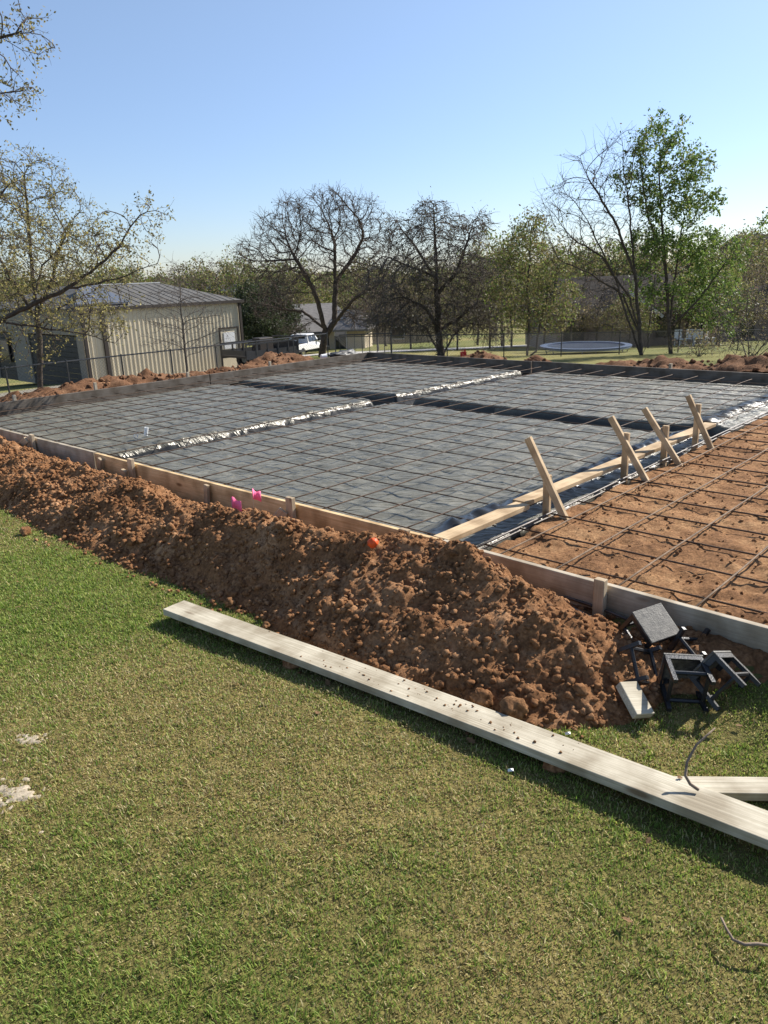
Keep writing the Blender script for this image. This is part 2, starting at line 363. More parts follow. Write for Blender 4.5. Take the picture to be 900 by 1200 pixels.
STAINS = [(-1.53, 2.60, 0.17), (-1.64, 2.98, 0.10), (-1.80, 2.66, 0.16)]   # spots of pale spilt grout on the turf
def turf_mix(x, y):                       # 0 = green, 1 = dry
    n = 0.5 + 0.9*fbm(x*0.55+3, y*0.55, 1.0, 3) + 0.35*fbm(x*2.1, y*2.1, 5.0, 2)
    d = math.hypot((x+1.0)/1.0, (y-2.9)/1.0); n += 0.42*max(0, 1-d/1.5)
    d2 = math.hypot(x+0.3, y-2.5); n += 0.25*max(0, 1-d2/0.8)
    n -= 0.28*sstep((x-0.2)/0.8) ; n -= 0.2*sstep((y-4.5)/2.5)
    return max(0.12, min(.82, .46+(n-.5)*.62+.14*fbm(x*6, y*6, 8, 2)))
def stain(x, y):
    k = 0.0
    for sx, sy, r in STAINS: k = max(k, 1-math.hypot((x-sx), (y-sy)*1.1)/r)
    return k - .25 + 0.6*fbm(x*13, y*13, 3.0, 3) + .9*noise.noise(Vector((x*45, y*45, 2)))
gx = graded(-7.0, 7.0, 0.14, (-330, 330)); gy = graded(-1.0, 17, 0.14, (-60, 430))
def gp(x, y):
    s, t = st(x, y); z = gz(x, y)
    if in_pad(s, t, -0.05): z = -0.42
    return (x, y, z)
v, f = grid_mesh('ground', gx, gy, gp)
cols = np.zeros((len(v), 3))
for i, (x, y, z) in enumerate(v):
    if y < 12 and abs(x) < 9:
        d = turf_mix(x, y); cols[i] = (0.095+0.10*d, 0.10+0.055*d, 0.032+0.03*d)
    else:
        n = 0.5+fbm(x*0.09, y*0.09, 4, 4); n = max(0, min(1, n)); cols[i] = (0.13+0.10*n, 0.15+0.055*n, 0.05+0.035*n)
    s, t = st(x, y)
    m = max(t-9.3, -(s+9.6))
    if 0 < m < 2.2+1.5*fbm(x*.5, y*.5, 8, 3): cols[i] = (0.23, 0.12, 0.065)
    if -14.5 < x < 2 and 24 < y < 60 and x < -2.0-0.12*(y-24): cols[i] = (0.24, 0.22, 0.19)
o = link('ground', np_mesh('ground', v, f, cols), M['ground'], smooth=True); tag(o, kind='structure')

# ------------------------------------------------------------------ the dirt pile against the front form
RS = [-8.5, -6.4, -4.8, -3.2, -2.3, -1.1, -.4, 0, .2, .6, .86, 1.08, 1.32, 1.5, 1.68, 1.76, 6]
RT = [-.3, -.30, -.38, -.5, -.56, -.60, -.52, -.42, -.40, -.48, -.52, -.50, -.48, -.55, -.6, -.6, -.6]
RZ = [.27, .27, .29, .31, .30, .36, .43, .47, .485, .455, .40, .33, .23, .14, .03, -.14, -.16]
FS = [-8.5, -6.5, -4.55, -3.2, -2.3, -1.5, -.6, -.15, .29, .65, 1.08, 1.43, 1.61, 1.72, 6]
FT = [-1.0, -1.0, -1.04, -1.17, -1.13, -1.09, -1.08, -1.2, -1.30, -1.27, -1.18, -1.07, -.85, -.66, -.6]
BS = [-8.5, -3, -1.2, -.35, 0.0, .3, .6, 1.0, 6]
BZ = [.13, .09, .10, .15, .17, .15, .15, .16, .18]
def pile_z(s, t):
    rt = float(np.interp(s, RS, RT)); rz = float(np.interp(s, RS, RZ)); ft = float(np.interp(s, FS, FT)); bz = float(np.interp(s, BS, BZ))
    if t > rt:
        u = (t-rt)/(-rt); k = sstep(u) if s < .2 else sstep(u*1.35)
        z = rz*(1-k)+bz*k
    else:
        u = (rt-t)/max(0.05, rt-ft); z = rz*(1-u)**1.0 if u < 1 else -0.06*(u-1)*4
        z = z if u < 1 else z
        z += 0.04*math.sin(min(1, u)*PI)*min(1, rz*3)
    if s > 1.45:                              # the thin apron of soil in front of the bare half
        ap = rise(s, t) + .022 - 0.12*sstep((-t-float(np.interp(s, [1.45, 1.7, 1.95, 2.3], [.50, .46, .20, .06]))-0.04*math.sin(s*7))/0.16)
        z = max(z, ap)
        if s > 1.76: z = ap
    elif t > rt: z = max(z, 0.02)
    return z
ps = np.arange(-8.2, 4.6, 0.015); pt = np.arange(-1.62, -0.021, 0.015)
def clump(x, y, k, seed=0.0):
    d = noise.voronoi(Vector((x*k, y*k, seed)))[0]; return max(0.0, 0.55-d[0])
def pile_full(s, t):
    z = pile_z(s, t)
    w = sstep((z+0.03)/0.14)
    n = 0.07*fbm(s*1.9, t*2.6, 1.7, 3)*w + 0.026*fbm(s*8, t*8, 4.0, 5)*w
    n += w*(0.060*clump(s+0.2*fbm(s*3, t*3, 9, 2), t, 5.5)+0.05*clump(s, t+3, 11, 2.0)+0.030*clump(s, t, 23, 5.0))
    n -= w*(0.02*abs(noise.noise(Vector((s*16, t*16, 2))))-0.014*noise.noise(Vector((s*42, t*42, 7))))
    edge = sstep((-0.024-t)/0.12)
    return z + n*(0.25+0.75*edge) - 0.02*w
v, f = grid_mesh('dirt_pile', ps, pt, lambda s, t: tuple(S(s, t, pile_full(s, t))))
root = thing('dirt_pile', 'long mound of loose red brown soil heaped along the front form boards', 'dirt mound', S(0, -.5, 0))
o = link('soil', np_mesh('soil', v, f), M['soil'], smooth=False); o.parent = root; o.matrix_parent_inverse = root.matrix_world.inverted()
root_loc = S(0, -.5, 0); o.matrix_parent_inverse = Matrix.Translation(-root_loc)

# clods: an uneven ball, several variants, spread over the slope
def ico(sub):
    import bmesh
    bm = bmesh.new(); bmesh.ops.create_icosphere(bm, subdivisions=sub, radius=1.0)
    vv = np.array([tuple(p.co) for p in bm.verts]); ff = np.array([[p.index for p in q.verts] for q in bm.faces]); bm.free(); return vv, ff
def rock_variants(sub, n, amp):
    bv, bf = ico(sub); out = []
    for k in range(n):
        w = np.array([tuple(Vector(p)*(1+amp*fbm(p[0]*1.3+k*7, p[1]*1.3, p[2]*1.3, 3)+amp*.5*noise.noise(Vector(p)*3.1+Vector((k*5, 0, 0))))) for p in bv])
        w *= np.array([1, random.uniform(.6, 1), random.uniform(.5, .8)]); 
        for _p in range(10):                # broken faces
            nn = Vector((random.gauss(0, 1), random.gauss(0, 1), random.gauss(0, 1))).normalized(); nn = np.array(nn); dd = w @ nn; lim = random.uniform(.36, .68); ex_ = np.clip(dd-lim, 0, None); w = w-ex_[:, None]*nn*.9
        out.append(w)
    return out, bf
SMALL, SMALLF = rock_variants(2, 10, 0.55)
def clod_cloud(spots):                    # spots: (x,y,z,r)
    V, F = [], []; n = 0
    for (x, y, z, r) in spots:
        w = SMALL[random.randrange(10)]; e = Matrix.Rotation(random.uniform(0, 6.28), 3, 'Z') @ Matrix.Rotation(random.uniform(-.6, .6), 3, 'X')
        V.append((w @ np.array(e).T)*r + np.array([x, y, z])); F.append(SMALLF+n); n += len(w)
    return np.concatenate(V), np.concatenate(F)
spots = []
while len(spots) < 23000:
    s = random.uniform(-6.6, 1.75); t = random.uniform(-1.35, -0.05); z = pile_z(s, t)
    if z < -0.02: continue
    r = 0.0046 + 0.025*random.random()**4.6 + (0.024*random.random()**2 if random.random() < .035 else 0)
    ft = float(np.interp(s, FS, FT))
    if t < ft+0.35 and random.random() < .5: r *= 1.3
    p = S(s, t, pile_full(s, t)+r*0.15); spots.append((p.x, p.y, p.z, r))
for _ in range(170):                      # crumbs strewn along the foot
    s = random.uniform(-5.5, 1.6); ft = float(np.interp(s, FS, FT)); t = ft - random.random()**2*0.22 + 0.05
    p = S(s, t); r = random.uniform(.006, .024); spots.append((p.x, p.y, max(0.0, pile_z(s, t))+r*.5, r))
v, f = clod_cloud(spots)
o = link('clods', np_mesh('clods', v-np.array(root_loc), f), M['soil'], root); tag(o, kind='stuff')

def rock(px, py, z, r, label, sub=3, group=None, m='soil'):
    bv, bf = ico(sub); k = random.uniform(0, 50)
    w = np.array([tuple(Vector(p)*(1+.45*fbm(p[0]*1.1+k, p[1]*1.1, p[2]*1.1, 4)+.22*noise.noise(Vector(p)*2.7+Vector((k, 0, 0))))) for p in bv])
    w *= np.array([1, .85, .75])*r
    p = hit(px, py, z)
    o = link('dirt_clod', np_mesh('dirt_clod', w, bf), M[m], None, p, (random.uniform(-.4, .4), random.uniform(-.4, .4), random.uniform(0, 6)))
    return tag(o, label, 'dirt clod', group)
rock(796, 738, .06, .085, 'big rounded clod of brown earth behind the dusty square stand top', m='soil_pad')
rock(602, 828, .09, .060, 'pale brown clod at the foot of the mound touching the long plank', m='soil_pad')
rock(566, 817, .08, .050, 'chunky clod beside the plank just above its soil crumbs')
rock(270, 706, .02, .035, 'small tan clod alone on the grass above the left end of the plank', m='soil_pad')
rock(245, 691, .02, .026, 'flat tan clod on the grass nearest the edge of the soil', m='soil_pad')
rock(312, 733, .02, .030, 'tan clod on the grass right beside the middle of the mound foot', m='soil_pad')
rock(8, 545, .10, .075, 'large pale clod at the left edge of the photo by the mound', m='soil_pad')
rock(30, 623, .02, .05, 'brown clod on the lawn below the left end of the mound')
rock(700, 893, .04, .0, 'x') if False else None

# ------------------------------------------------------------------ polythene sheet over the pad
ZP = 0.155
def trench(u, c, w, d): return -d*sstep((w/2+0.10-abs(u-c))/0.16)
def crk(s, t, k): return abs(noise.noise(Vector((s*k, t*k, 3.1))))
def sheet_z(s, t):
    t1 = 5.02 + 0.05*math.sin(s*0.8); s1 = -4.88 + 0.05*math.sin(t*0.9)
    tr = min(trench(t, t1, .42, .42), trench(s, s1, .30, .24))
    z = ZP + tr
    z += 0.012*fbm(s*0.9, t*0.9, 1, 3) - 0.020*abs(fbm(s*1.6+t*1.2, t*3.4-s*1.0, 2, 4)) - 0.014*abs(noise.noise(Vector((s*2.2-t*1.5+.6*fbm(s,t,4,2), t*6.5+s*2.5, 6)))) - .008*abs(noise.noise(Vector((s*11+t*4, t*4, 9))))
    # edges drawn into the perimeter beams
    z -= 0.16*sstep((0.30-t)/0.25) * (0.6+0.4*sstep(0.5+2*fbm(s*.8, 3, 1, 2)))
    z -= 0.10*sstep((s-SL > 0)*(0.32-(s-SL))/0.25) + 0.10*sstep((t-(TB-.32))/0.25)
    z -= 0.42*sstep((s-0.01)/0.08)
    # gathered folds along the beams and the divider
    nd = math.exp(-((s+.30+.04*math.sin(t*2.3))/.16)**2)
    near = max(math.exp(-((s-(s1+.30))/.13)**2)*(.24+.16*math.sin(t*1.7)), math.exp(-((s-(s1-.30))/.14)**2)*.4, math.exp(-((t-(t1-.30))/.12)**2)*.35,
               math.exp(-((s+.30+.04*math.sin(t*2.3))/.16)**2)*1.25*(0.95-.2*sstep((t-4.3)/.6)))
    z += near*(0.030+.035*nd+0.030*noise.noise(Vector((s*4.0, t*3.2, 4)))+0.034*noise.noise(Vector((s*5+t*3, t*8, 8)))-0.030*abs(noise.noise(Vector((s*5, t*9+s*6, 3))))-.012*abs(noise.noise(Vector((s*13+t*5, t*9, 3)))))
    if s > -1.2 and t > 1.2: z += 0.02*math.exp(-((s+.5)/.6)**2)*noise.noise(Vector((s*2.0, t*9, 1)))
    return z, near
sv = np.arange(SL+0.02, 0.20, 0.03); tv = np.arange(0.02, TB-.015, 0.03)
nr = []
def sp(s, t):
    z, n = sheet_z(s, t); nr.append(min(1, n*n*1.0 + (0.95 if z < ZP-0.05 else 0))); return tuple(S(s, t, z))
v, f = grid_mesh('sheet', sv, tv, sp)
me = np_mesh('polythene_sheet', v, f)
fa = me.attributes.new('Clean', 'FLOAT', 'POINT'); fa.data.foreach_set('value', np.array(nr, np.float32))
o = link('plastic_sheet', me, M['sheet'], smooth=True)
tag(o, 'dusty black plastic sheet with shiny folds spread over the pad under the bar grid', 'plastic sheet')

# bare half of the pad
def pad_z(s, t):
    z = 0.178 + 0.02*fbm(s*1.1, t*1.1, 6, 3) + 0.020*fbm(s*5, t*5, 2, 5) + 0.012*noise.noise(Vector((s*13,t*13,4))) + 0.05*clump(s, t, 8)*max(0, fbm(s*.9, t*.9, 11, 2)+.3) + 0.008*noise.noise(Vector((s*25, t*25, 0)))
    z -= 0.45*sstep((0.135-s+0.04*fbm(t*2, 1, 1, 2))/0.07)
    z -= 0.03*sstep((0.25-t)/0.25)
    return z
sv = np.concatenate([np.arange(0.06, 3.2, 0.025), np.arange(3.2, SR, 0.07)]); tv = np.concatenate([np.arange(-0.045, 5.0, 0.025), np.arange(5.0, TB-.02, 0.06)])
v, f = grid_mesh('pad', sv, tv, lambda s, t: tuple(S(s, t, pad_z(s, t))))
o = link('bare_soil', np_mesh('bare_soil', v, f), M['soil_pad'], smooth=True); tag(o, kind='structure')
spots = []
for _ in range(5200):
    s = .28+5.2*random.random()**1.5; t = random.uniform(.05, 8.8)*random.uniform(.3, 1); r = .003+.018*random.random()**5
    p = S(s, t, pad_z(s, t)+r*.3); spots.append((p.x, p.y, p.z, r))
v, f = clod_cloud(spots); o = link('soil_crumbs', np_mesh('soil_crumbs', v, f), M['soil_pad']); tag(o, 'fine crumbs of orange soil scattered on the bare half of the pad', 'soil crumbs', kind='stuff')

# ------------------------------------------------------------------ form boards, stakes, braces
FT_ = 0.038; FZ0, FZ1 = 0.06, 0.30
def fboard(p, q, m, label, drop=0.0):
    z = (FZ0+FZ1)/2 - drop
    return board('form_board', p+Vector((0, 0, z)), q+Vector((0, 0, z)), FT_, FZ1-FZ0, m, label, 'form board', warp=0.003)
fboard(S(SL-.02, 0), S(-4.62, 0), M['form_old'], 'weathered front form board at the left behind the low end of the mound')
fboard(S(-4.60, 0), S(-0.02, 0), M['form_new'], 'golden brown front form board behind the pink flags', 0.004)
fboard(S(-0.005, -.002), S(3.1, -.072), M['form_old'], 'grey front form board running past the lone stake to the right edge')
fboard(S(3.12, -.072), S(SR, -.072), M['form_old'], 'front form board continuing beyond the right edge of the photo')
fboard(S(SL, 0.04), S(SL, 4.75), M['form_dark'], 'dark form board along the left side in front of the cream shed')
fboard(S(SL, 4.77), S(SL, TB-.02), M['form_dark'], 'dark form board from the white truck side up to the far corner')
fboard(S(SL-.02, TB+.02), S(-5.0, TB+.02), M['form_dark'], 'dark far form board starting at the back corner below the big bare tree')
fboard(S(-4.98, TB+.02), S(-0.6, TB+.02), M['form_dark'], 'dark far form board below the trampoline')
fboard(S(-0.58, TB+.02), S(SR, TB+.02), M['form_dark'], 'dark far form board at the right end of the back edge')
fboard(S(SR, 0.02), S(SR, TB), M['form_old'], 'form board along the far right end of the bare soil')
# flat boards over the beam between the two halves
board('divider_board', S(-0.04, 0.02, .285), S(-0.036, 1.0, .288), .125, .038, M['stud'], 'short pale board lying flat at the near corner between plastic and soil', 'board')
board('divider_board', S(-0.072, 1.015, .289), S(-0.045, 3.0, .29), .125, .036, M['stud'], 'pale flat board with overlapped end between the first and second braces', 'board')
board('divider_board', S(-0.042, 3.03, .29), S(-0.036, 4.75, .29), .125, .036, M['stud'], 'pale flat board carrying the two farthest braces', 'board')
def stake(px, py, z, top, h, lean, label, w=.038, d=.075, diag=None):
    p = hit(px, py, z); s, t = st(p.x, p.y)
    t = -0.06 - (.03 if s > 0 else 0)
    root = thing('form_stake', label, 'stake', S(s, t, 0))
    for nm, p0, p1 in [('stake_post', S(s, t, top-h), S(s+lean, t+.002, top))]+([('diagonal_board', S(s+diag[0], t+diag[1], diag[2]), S(s+diag[3], t-.045, diag[4]))] if diag else []):
        o = board(nm, p0, p1, w, d, M['stake'], warp=0.001)
        o.parent = root; o.matrix_parent_inverse = Matrix.Translation(-S(s, t, 0))
stake(47, 512, .3, .345, .42, .0, 'short stake with diagonal at the left end of the front form', diag=(-.30, -.20, .06, -.03, .29))
stake(97, 535, .3, .27, .36, .12, 'tilted slat leaning on the front form where two boards join', w=.03, d=.06)
stake(160, 542, .3, .35, .45, .0, 'stake with short side piece standing left of the pink flags', diag=(-.10, -.05, .05, -.06, .24))
stake(236, 566, .3, .285, .35, .04, 'dark stub of a stake almost sunk in soil by the golden board', w=.03, d=.05)
stake(345, 590, .3, .36, .45, .0, 'stake with diagonal foot right of the pink flags', diag=(-.16, -.16, .06, -.03, .26))
stake(483, 622, .3, .335, .3, .0, 'stub of a stake peeping over the mound near the orange piece')
stake(715, 680, .3, .345, .42, .0, 'lone weathered stake in front of the grey form board on the right', w=.045, d=.062)
for k, (s, t) in enumerate([(SL-.07, 2.52), (SL-.07, 1.17), (SL-.07, 4.34), (SL-.07, 6.3)]):
    tag(board('form_stake', S(s, t, .02), S(s, t, .38 if k else .41), .045, .045, M['form_old'], warp=.001),
        ['pale stake top behind the dark left form under the shed corner', 'stake top behind the left form nearest the photo edge', 'stake top behind the left form under the small bare tree', 'stake top behind the left form beside the heap of red dirt'][k], 'stake')
tag(board('form_stake', S(-2.32, TB+.09, .02), S(-2.32, TB+.09, .37), .06, .045, M['form_old'], warp=.001), 'stake top behind the far form below the leafy tree', 'stake')
def brace(base, top, dbase, dtop, label):
    """upright stake by the divider and the diagonal nailed to its face"""
    root = thing('form_brace', label, 'brace', (base.x, base.y, base.z))
    for nm, p, q, sh in (('upright_stake', base-Vector((0, 0, .1)), top, Vector((0, 0, 0))), ('diagonal_board', dbase, dtop, -B*0.038)):
        o = board(nm, p+sh, q+sh, .036 if nm[0] == 'd' else .036, .054 if nm[0] == 'd' else .055, M['stud'], warp=.001)
        o.parent = root; o.matrix_parent_inverse = Matrix.Translation(-base)
def up_at(px, py, base):                   # the height a vertical through base reaches at image row py
    lo, hi = 0.0, 1.5
    for _ in range(30):
        m_ = (lo+hi)/2; q = base+Vector((0, 0, m_)) - Vector((0, 0, HC)); 
        d = Vector((q.x, q.y, q.z)); z = d.dot(FW); xr = d.dot(R0)/z*FPX; yu = -d.dot(UP0)/z*FPX
        yy = CY + xr*ROLLD[1] + yu*ROLLD[0]
        if yy > py: lo = m_
        else: hi = m_
    return (lo+hi)/2
for (bx, by), ty, (dx, dy), (tx, ty2), lab in [
        ((641, 603), 556, (667, 609), (622, 512), 'nearest brace, a leaning stud nailed to a short upright by the divider'),
        ((731, 561), 507, (763, 566), (718, 488), 'second brace from the near corner, standing close to the third'),
        ((774, 543), 500, (803, 543), (757, 478), 'third brace from the near corner, just left of the farthest'),
        ((812, 525), 474, (839, 526), (808, 463), 'farthest brace on the divider, the steepest leaning stud')]:
    b0 = hit(bx, by, .17); h = up_at(bx, ty, b0)
    d0 = hit(dx, dy, .17)
    # the diagonal lies in the plane across the divider through its foot
    s0, t0 = st(b0.x, b0.y); s1, t1 = st(d0.x, d0.y)
    best = None
    r = ray(tx, ty2); nB = B; o0 = Vector((0, 0, HC)); tt = (t0+t1)/2
    k = ((S(0, tt) - o0).dot(nB))/r.dot(nB); q = o0 + r*k
    d0 = S(s1, tt, .15); 
    brace(S(s0, tt, .17), S(s0, tt, .17+h), d0, q, lab)

# ------------------------------------------------------------------ reinforcing bars
def bar_obj(pts, r, label, group, m='rebar', name='rebar_rod', cat='rebar'):
    c = Vector(pts[0]); mb = MB().tube([Vector(p)-c for p in pts], r, 6)
    o = mb.build(name, M[m], None, smooth=True, loc=c); return tag(o, label, cat, group)
def wob(a_, k): return 0.022*noise.noise(Vector((a_*0.55, k*3.3, 1)))
k = 0
s = -0.10
while s > SL+.1:
    pts = [S(s+wob(t, k), t, .218+.012*noise.noise(Vector((t*.8, k*2.1, 4)))) for t in np.arange(.05, TB-.03, .4)]
    pts.append(S(s, TB-.05, .215)); bar_obj(pts, .0055, 'rusty bar running away from the front form over black plastic', 'lengthwise bars over the plastic'); s -= .42; k += 1
t = .26
while t < TB-.1:
    pts = [S(s_, t+wob(s_, k), .203+.012*noise.noise(Vector((s_*.8, k*2.1, 9)))) for s_ in np.arange(SL+.06, .1, .4)]
    bar_obj(pts, .0052, 'rusty bar running side to side over black plastic', 'crosswise bars over the plastic'); 
    pts = [S(s_, t+.06+wob(s_, k+50), .203+.006*noise.noise(Vector((s_*.8, k*2.1, 7)))) for s_ in np.arange(.1, SR-.05, .4)]
    bar_obj(pts, .0068, 'thin dark bar running side to side over the bare soil', 'crosswise bars over the bare soil'); t += .42; k += 1
for j, s in enumerate([.32, .73, 1.14, 1.58, 2.0, 2.42, 2.84, 3.26, 3.7, 4.1, 4.5, 4.9, 5.3, 5.7]):
    pts = [S(s+wob(t, j+90), t, .222+.008*noise.noise(Vector((t*.8, j*2.1, 14)))) for t in np.arange(.03, TB-.03, .4)]
    bar_obj(pts, .0062, 'tan rusted bar running away from the grey form over bare soil', 'lengthwise bars over the bare soil', m='rebar_tan')
for j, (s, z) in enumerate([(.065, .15), (.105, .208), (.12, .12)]):
    pts = [S(s+.02*noise.noise(Vector((t*.5, j*3, 2))), t, z+.02*noise.noise(Vector((t*.6, j, 5)))) for t in np.arange(.1, TB-.1, .45)]
    bar_obj(pts, .009, ['long bar in the plastic lined trench beside the divider, nearest the plastic', 'upper long bar of the trench beside the divider', 'lowest long bar of the trench next to the bare soil'][j], 'bars in the divider trench', m='steel')
for j, (p0, p1) in enumerate([((585, 668), (737, 727)), ((596, 676), (735, 746))]):
    a0, a1 = hit(*p0, .17), hit(*p1, .16)
    bar_obj([a0.lerp(a1, q)+Vector((0, 0, .006*math.sin(q*9+j*2))) for q in np.linspace(-.12, 1.0, 9)], .009, ['loose bar lying on soil along the grey form, the upper of two', 'loose bar lying on soil below the grey form, the lower of two'][j], 'loose bars on the soil', m='steel')

# ------------------------------------------------------------------ small things on the site
def flag(px, py, z, h, yaw, label):
    p = hit(px, py, z); root = thing('marker_flag', label, 'flag', p, yaw)
    MB().tube([(0, 0, -.05), (.004, 0, h)], .0015, 5).build('wire_stem', M['wire'], root)
    w, hh = .080, .075; n = 6; mb = MB(); vs = []
    for i in range(n+1):
        u = i/n
        for j in (0, 1): vs.append((w*u*.9, .02*math.sin(u*5)*u, h-hh+hh*j - .035*u*u + (.012*math.sin(u*8) if j else 0)))
    mb.add(vs, [(2*i, 2*i+2, 2*i+3, 2*i+1) for i in range(n)])
    o = mb.build('flag_cloth', M['pink'], root, smooth=True); sm = o.modifiers.new('thick', 'SOLIDIFY'); sm.thickness = .001
flag(272, 601, .375, .11, .1, 'crumpled pink marker flag in the soil, the lower left of the pair')
flag(297, 594, .34, .13, 1.0, 'upright pink marker flag in the soil close to the golden board')
# orange scrap
bv, bf = ico(3)
w = np.array([tuple(Vector(p)*(1+.18*fbm(p[0]*2, p[1]*2, p[2]*2, 3))) for p in bv])*np.array([.032, .03, .03])
o = link('orange_scrap', np_mesh('orange_scrap', w, bf), M['orange'], None, hit(437, 636, .45), smooth=True); tag(o, 'crumpled bright orange scrap lying on top of the soil mound', 'scrap')
for (px, py), hgt, tilt, lab in [((171, 512), .10, .15, 'upright white pipe stub sticking through the black plastic'), ((159, 513), .07, 1.35, 'short white pipe offcut lying on the black plastic')]:
    mb = MB(); n = 16; r0, r1 = .024, .020
    vs = [(r*math.cos(2*PI*i/n), r*math.sin(2*PI*i/n), z) for (r, z) in ((r0, 0), (r0, hgt), (r1, hgt), (r1, 0)) for i in range(n)]
    mb.add(vs, [(a_*n+i, a_*n+(i+1) % n, ((a_+1) % 4)*n+(i+1) % n, ((a_+1) % 4)*n+i) for a_ in range(4) for i in range(n)])
    o = mb.build('pipe_stub', M['white_pvc'], None, loc=hit(px, py, .17)+Vector((0, 0, .02)), rot=(tilt, .2, .4), smooth=False); tag(o, lab, 'pipe')

# planks on the lawn
p0 = hit(204, 708.5, .080); p1 = hit(900, 966, .088); pe = p1 + (p1-p0).normalized()*.75
o = board('plank', p0-Vector((0, 0, .02)), pe-Vector((0, 0, .02)), .158, .040, M['plank'], 'long weathered grey plank lying diagonally on the lawn by the mound', 'plank', warp=.004, bev=.003)
q0 = hit(770, 919, .042); q1 = hit(900, 920, .046); q2 = q1+(q1-q0).normalized()*.7
board('plank', q0-Vector((0, 0, .021)), q2-Vector((0, 0, .021)), .10, .036, M['plank'], 'second grey plank poking out from under the long one at the right edge', 'plank', bev=.003)
PD = (pe-p0).normalized(); PN = Vector((-PD.y, PD.x, 0))
spots = []
for _ in range(230):
    u = random.gauss(1.75, .45); vv = random.uniform(-.05, .075); r = .0012+.0085*random.random()**4
    p = p0+PD*u+PN*vv; spots.append((p.x, p.y, p0.z+(pe.z-p0.z)*u/(pe-p0).length+r*.5, r))
v, f = clod_cloud(spots); o = link('plank_crumbs', np_mesh('plank_crumbs', v, f), M['soil_pad']); tag(o, 'soil crumbs sprinkled on the middle of the long plank', 'soil crumbs', kind='stuff')
# clods propping up the long plank
for u, r in ((1.05, .04), (2.55, .038)):
    p = p0+PD*u-PN*.03; bv2, bf2 = ico(2)
    w = np.array([tuple(Vector(q)*(1+.35*fbm(q[0]*1.3+u, q[1]*1.3, q[2], 3))) for q in bv2])*np.array([r*1.7, r*1.2, r*.85])
    o = link('dirt_clod', np_mesh('dirt_clod', w, bf2), M['soil'], None, (p.x, p.y, .022)); tag(o, 'clod wedged under the plank on the camera side near its %s' % ('left half' if u < 2 else 'right half'), 'dirt clod')
# cut block of timber against the mound
root_b = hit(745, 838, .02)
mb = MB().box((-.052, -.085, -.02), (.052, .085, .02)); o = mb.build('timber_block', M['plank'], None, bevel=.004, loc=hit(744, 820, .075), rot=(math.radians(30), math.radians(12), math.radians(22)))
tag(o, 'short pale offcut of timber leaning on the right foot of the mound', 'timber block')

# black stands
def make_stand(body, n, spin, label):
    """body: middle of the stand; n: the way its top plate faces"""
    w, h = .090, .20
    n = Vector(n).normalized(); R_ = (n.to_track_quat('Z', 'Y').to_matrix() @ Matrix.Rotation(math.radians(spin), 3, 'Z')).to_4x4()
    R_.translation = Vector(body)-n*h*.5
    root = thing('plastic_stand', label, 'stand', R_.translation); root.rotation_euler = R_.to_euler()
    MB().box((-w, -w, h-.012), (w, w, h)).build('top_plate', M['dusty_top'], root, bevel=.003)
    mb = MB(); e = w-.006
    for a0, a1 in (((-e, -e), (e, -e)), ((-e, e), (e, e)), ((-e, -e+.008), (-e, e-.008)), ((e, -e+.008), (e, e-.008))):
        mb.bar((*a0, h-.026), (*a1, h-.026), .008, .026)
    mb.build('apron', M['black_plastic'], root)
    for sx in (-1, 1):
        for sy in (-1, 1):
            MB().tube([(sx*(w-.014), sy*(w-.014), h-.013), (sx*(w-.008), sy*(w-.008), 0)], [.0145, .0135], 4).build('leg', M['black_plastic'], root)
    mb = MB()
    for sx in (-1, 1): mb.tube([(sx*(w-.011), -w+.014, .055), (sx*(w-.011), w-.014, .055)], .010, 6)
    for sy in (-1, 1): mb.tube([(-w+.014, sy*(w-.011), .068), (w-.014, sy*(w-.011), .068)], .010, 6)
    mb.build('stretcher', M['black_plastic'], root)
    return root
make_stand(hit(763, 748, .19)+Vector((.01, .07, 0)), (.16, -.58, .80), 8, 'black stand at the back with its dusty square top facing the viewer')
make_stand(hit(746, 782, .115), (-.62, .55, -.56), 30, 'black stand lying upended at the left below the dusty square top')
make_stand(hit(803, 800, .115), (.10, .98, .16), 3, 'black stand on its side like an open frame, just right of the timber block')
make_stand(hit(848, 797, .12), (-.42, .78, .46), 22, 'black stand tipped over at the right with its feet pointing outwards')
make_stand(hit(815, 768, .13), (-.35, .25, -.90), 35, 'black stand upside down behind the open frame with two legs sticking up')

# sticks
def stick(pts, rads, label, m='stick_tan'):
    c = Vector(pts[0]); o = MB().tube([Vector(p)-c for p in pts], rads, 7).build('stick', M[m], None, smooth=True, loc=c); return tag(o, label, 'stick')
yy = 2.42
stick([at(819, 926, 2.36), at(809, 919, 2.38), at(803, 909, 2.40), at(805, 893, 2.43), at(816, 873, 2.46), at(828, 862, 2.48), at(838, 853, 2.50)], [.006, .0065, .006, .005, .0045, .004, .0025], 'thin curved twig standing up from the long plank')
stick([hit(845, 1075, .05), hit(851, 1088, .045), hit(859, 1101, .045), hit(873, 1107, .045), hit(888, 1106, .05), hit(908, 1109, .05)], [.0035, .004, .0045, .005, .005, .004], 'bent grey stick lying in the grass at the lower right')
stick([hit(872, 786, .06), hit(890, 782, .06), hit(915, 780, .06)], [.008, .009, .008], 'tan stick lying beside the tipped black stand', m='stud')
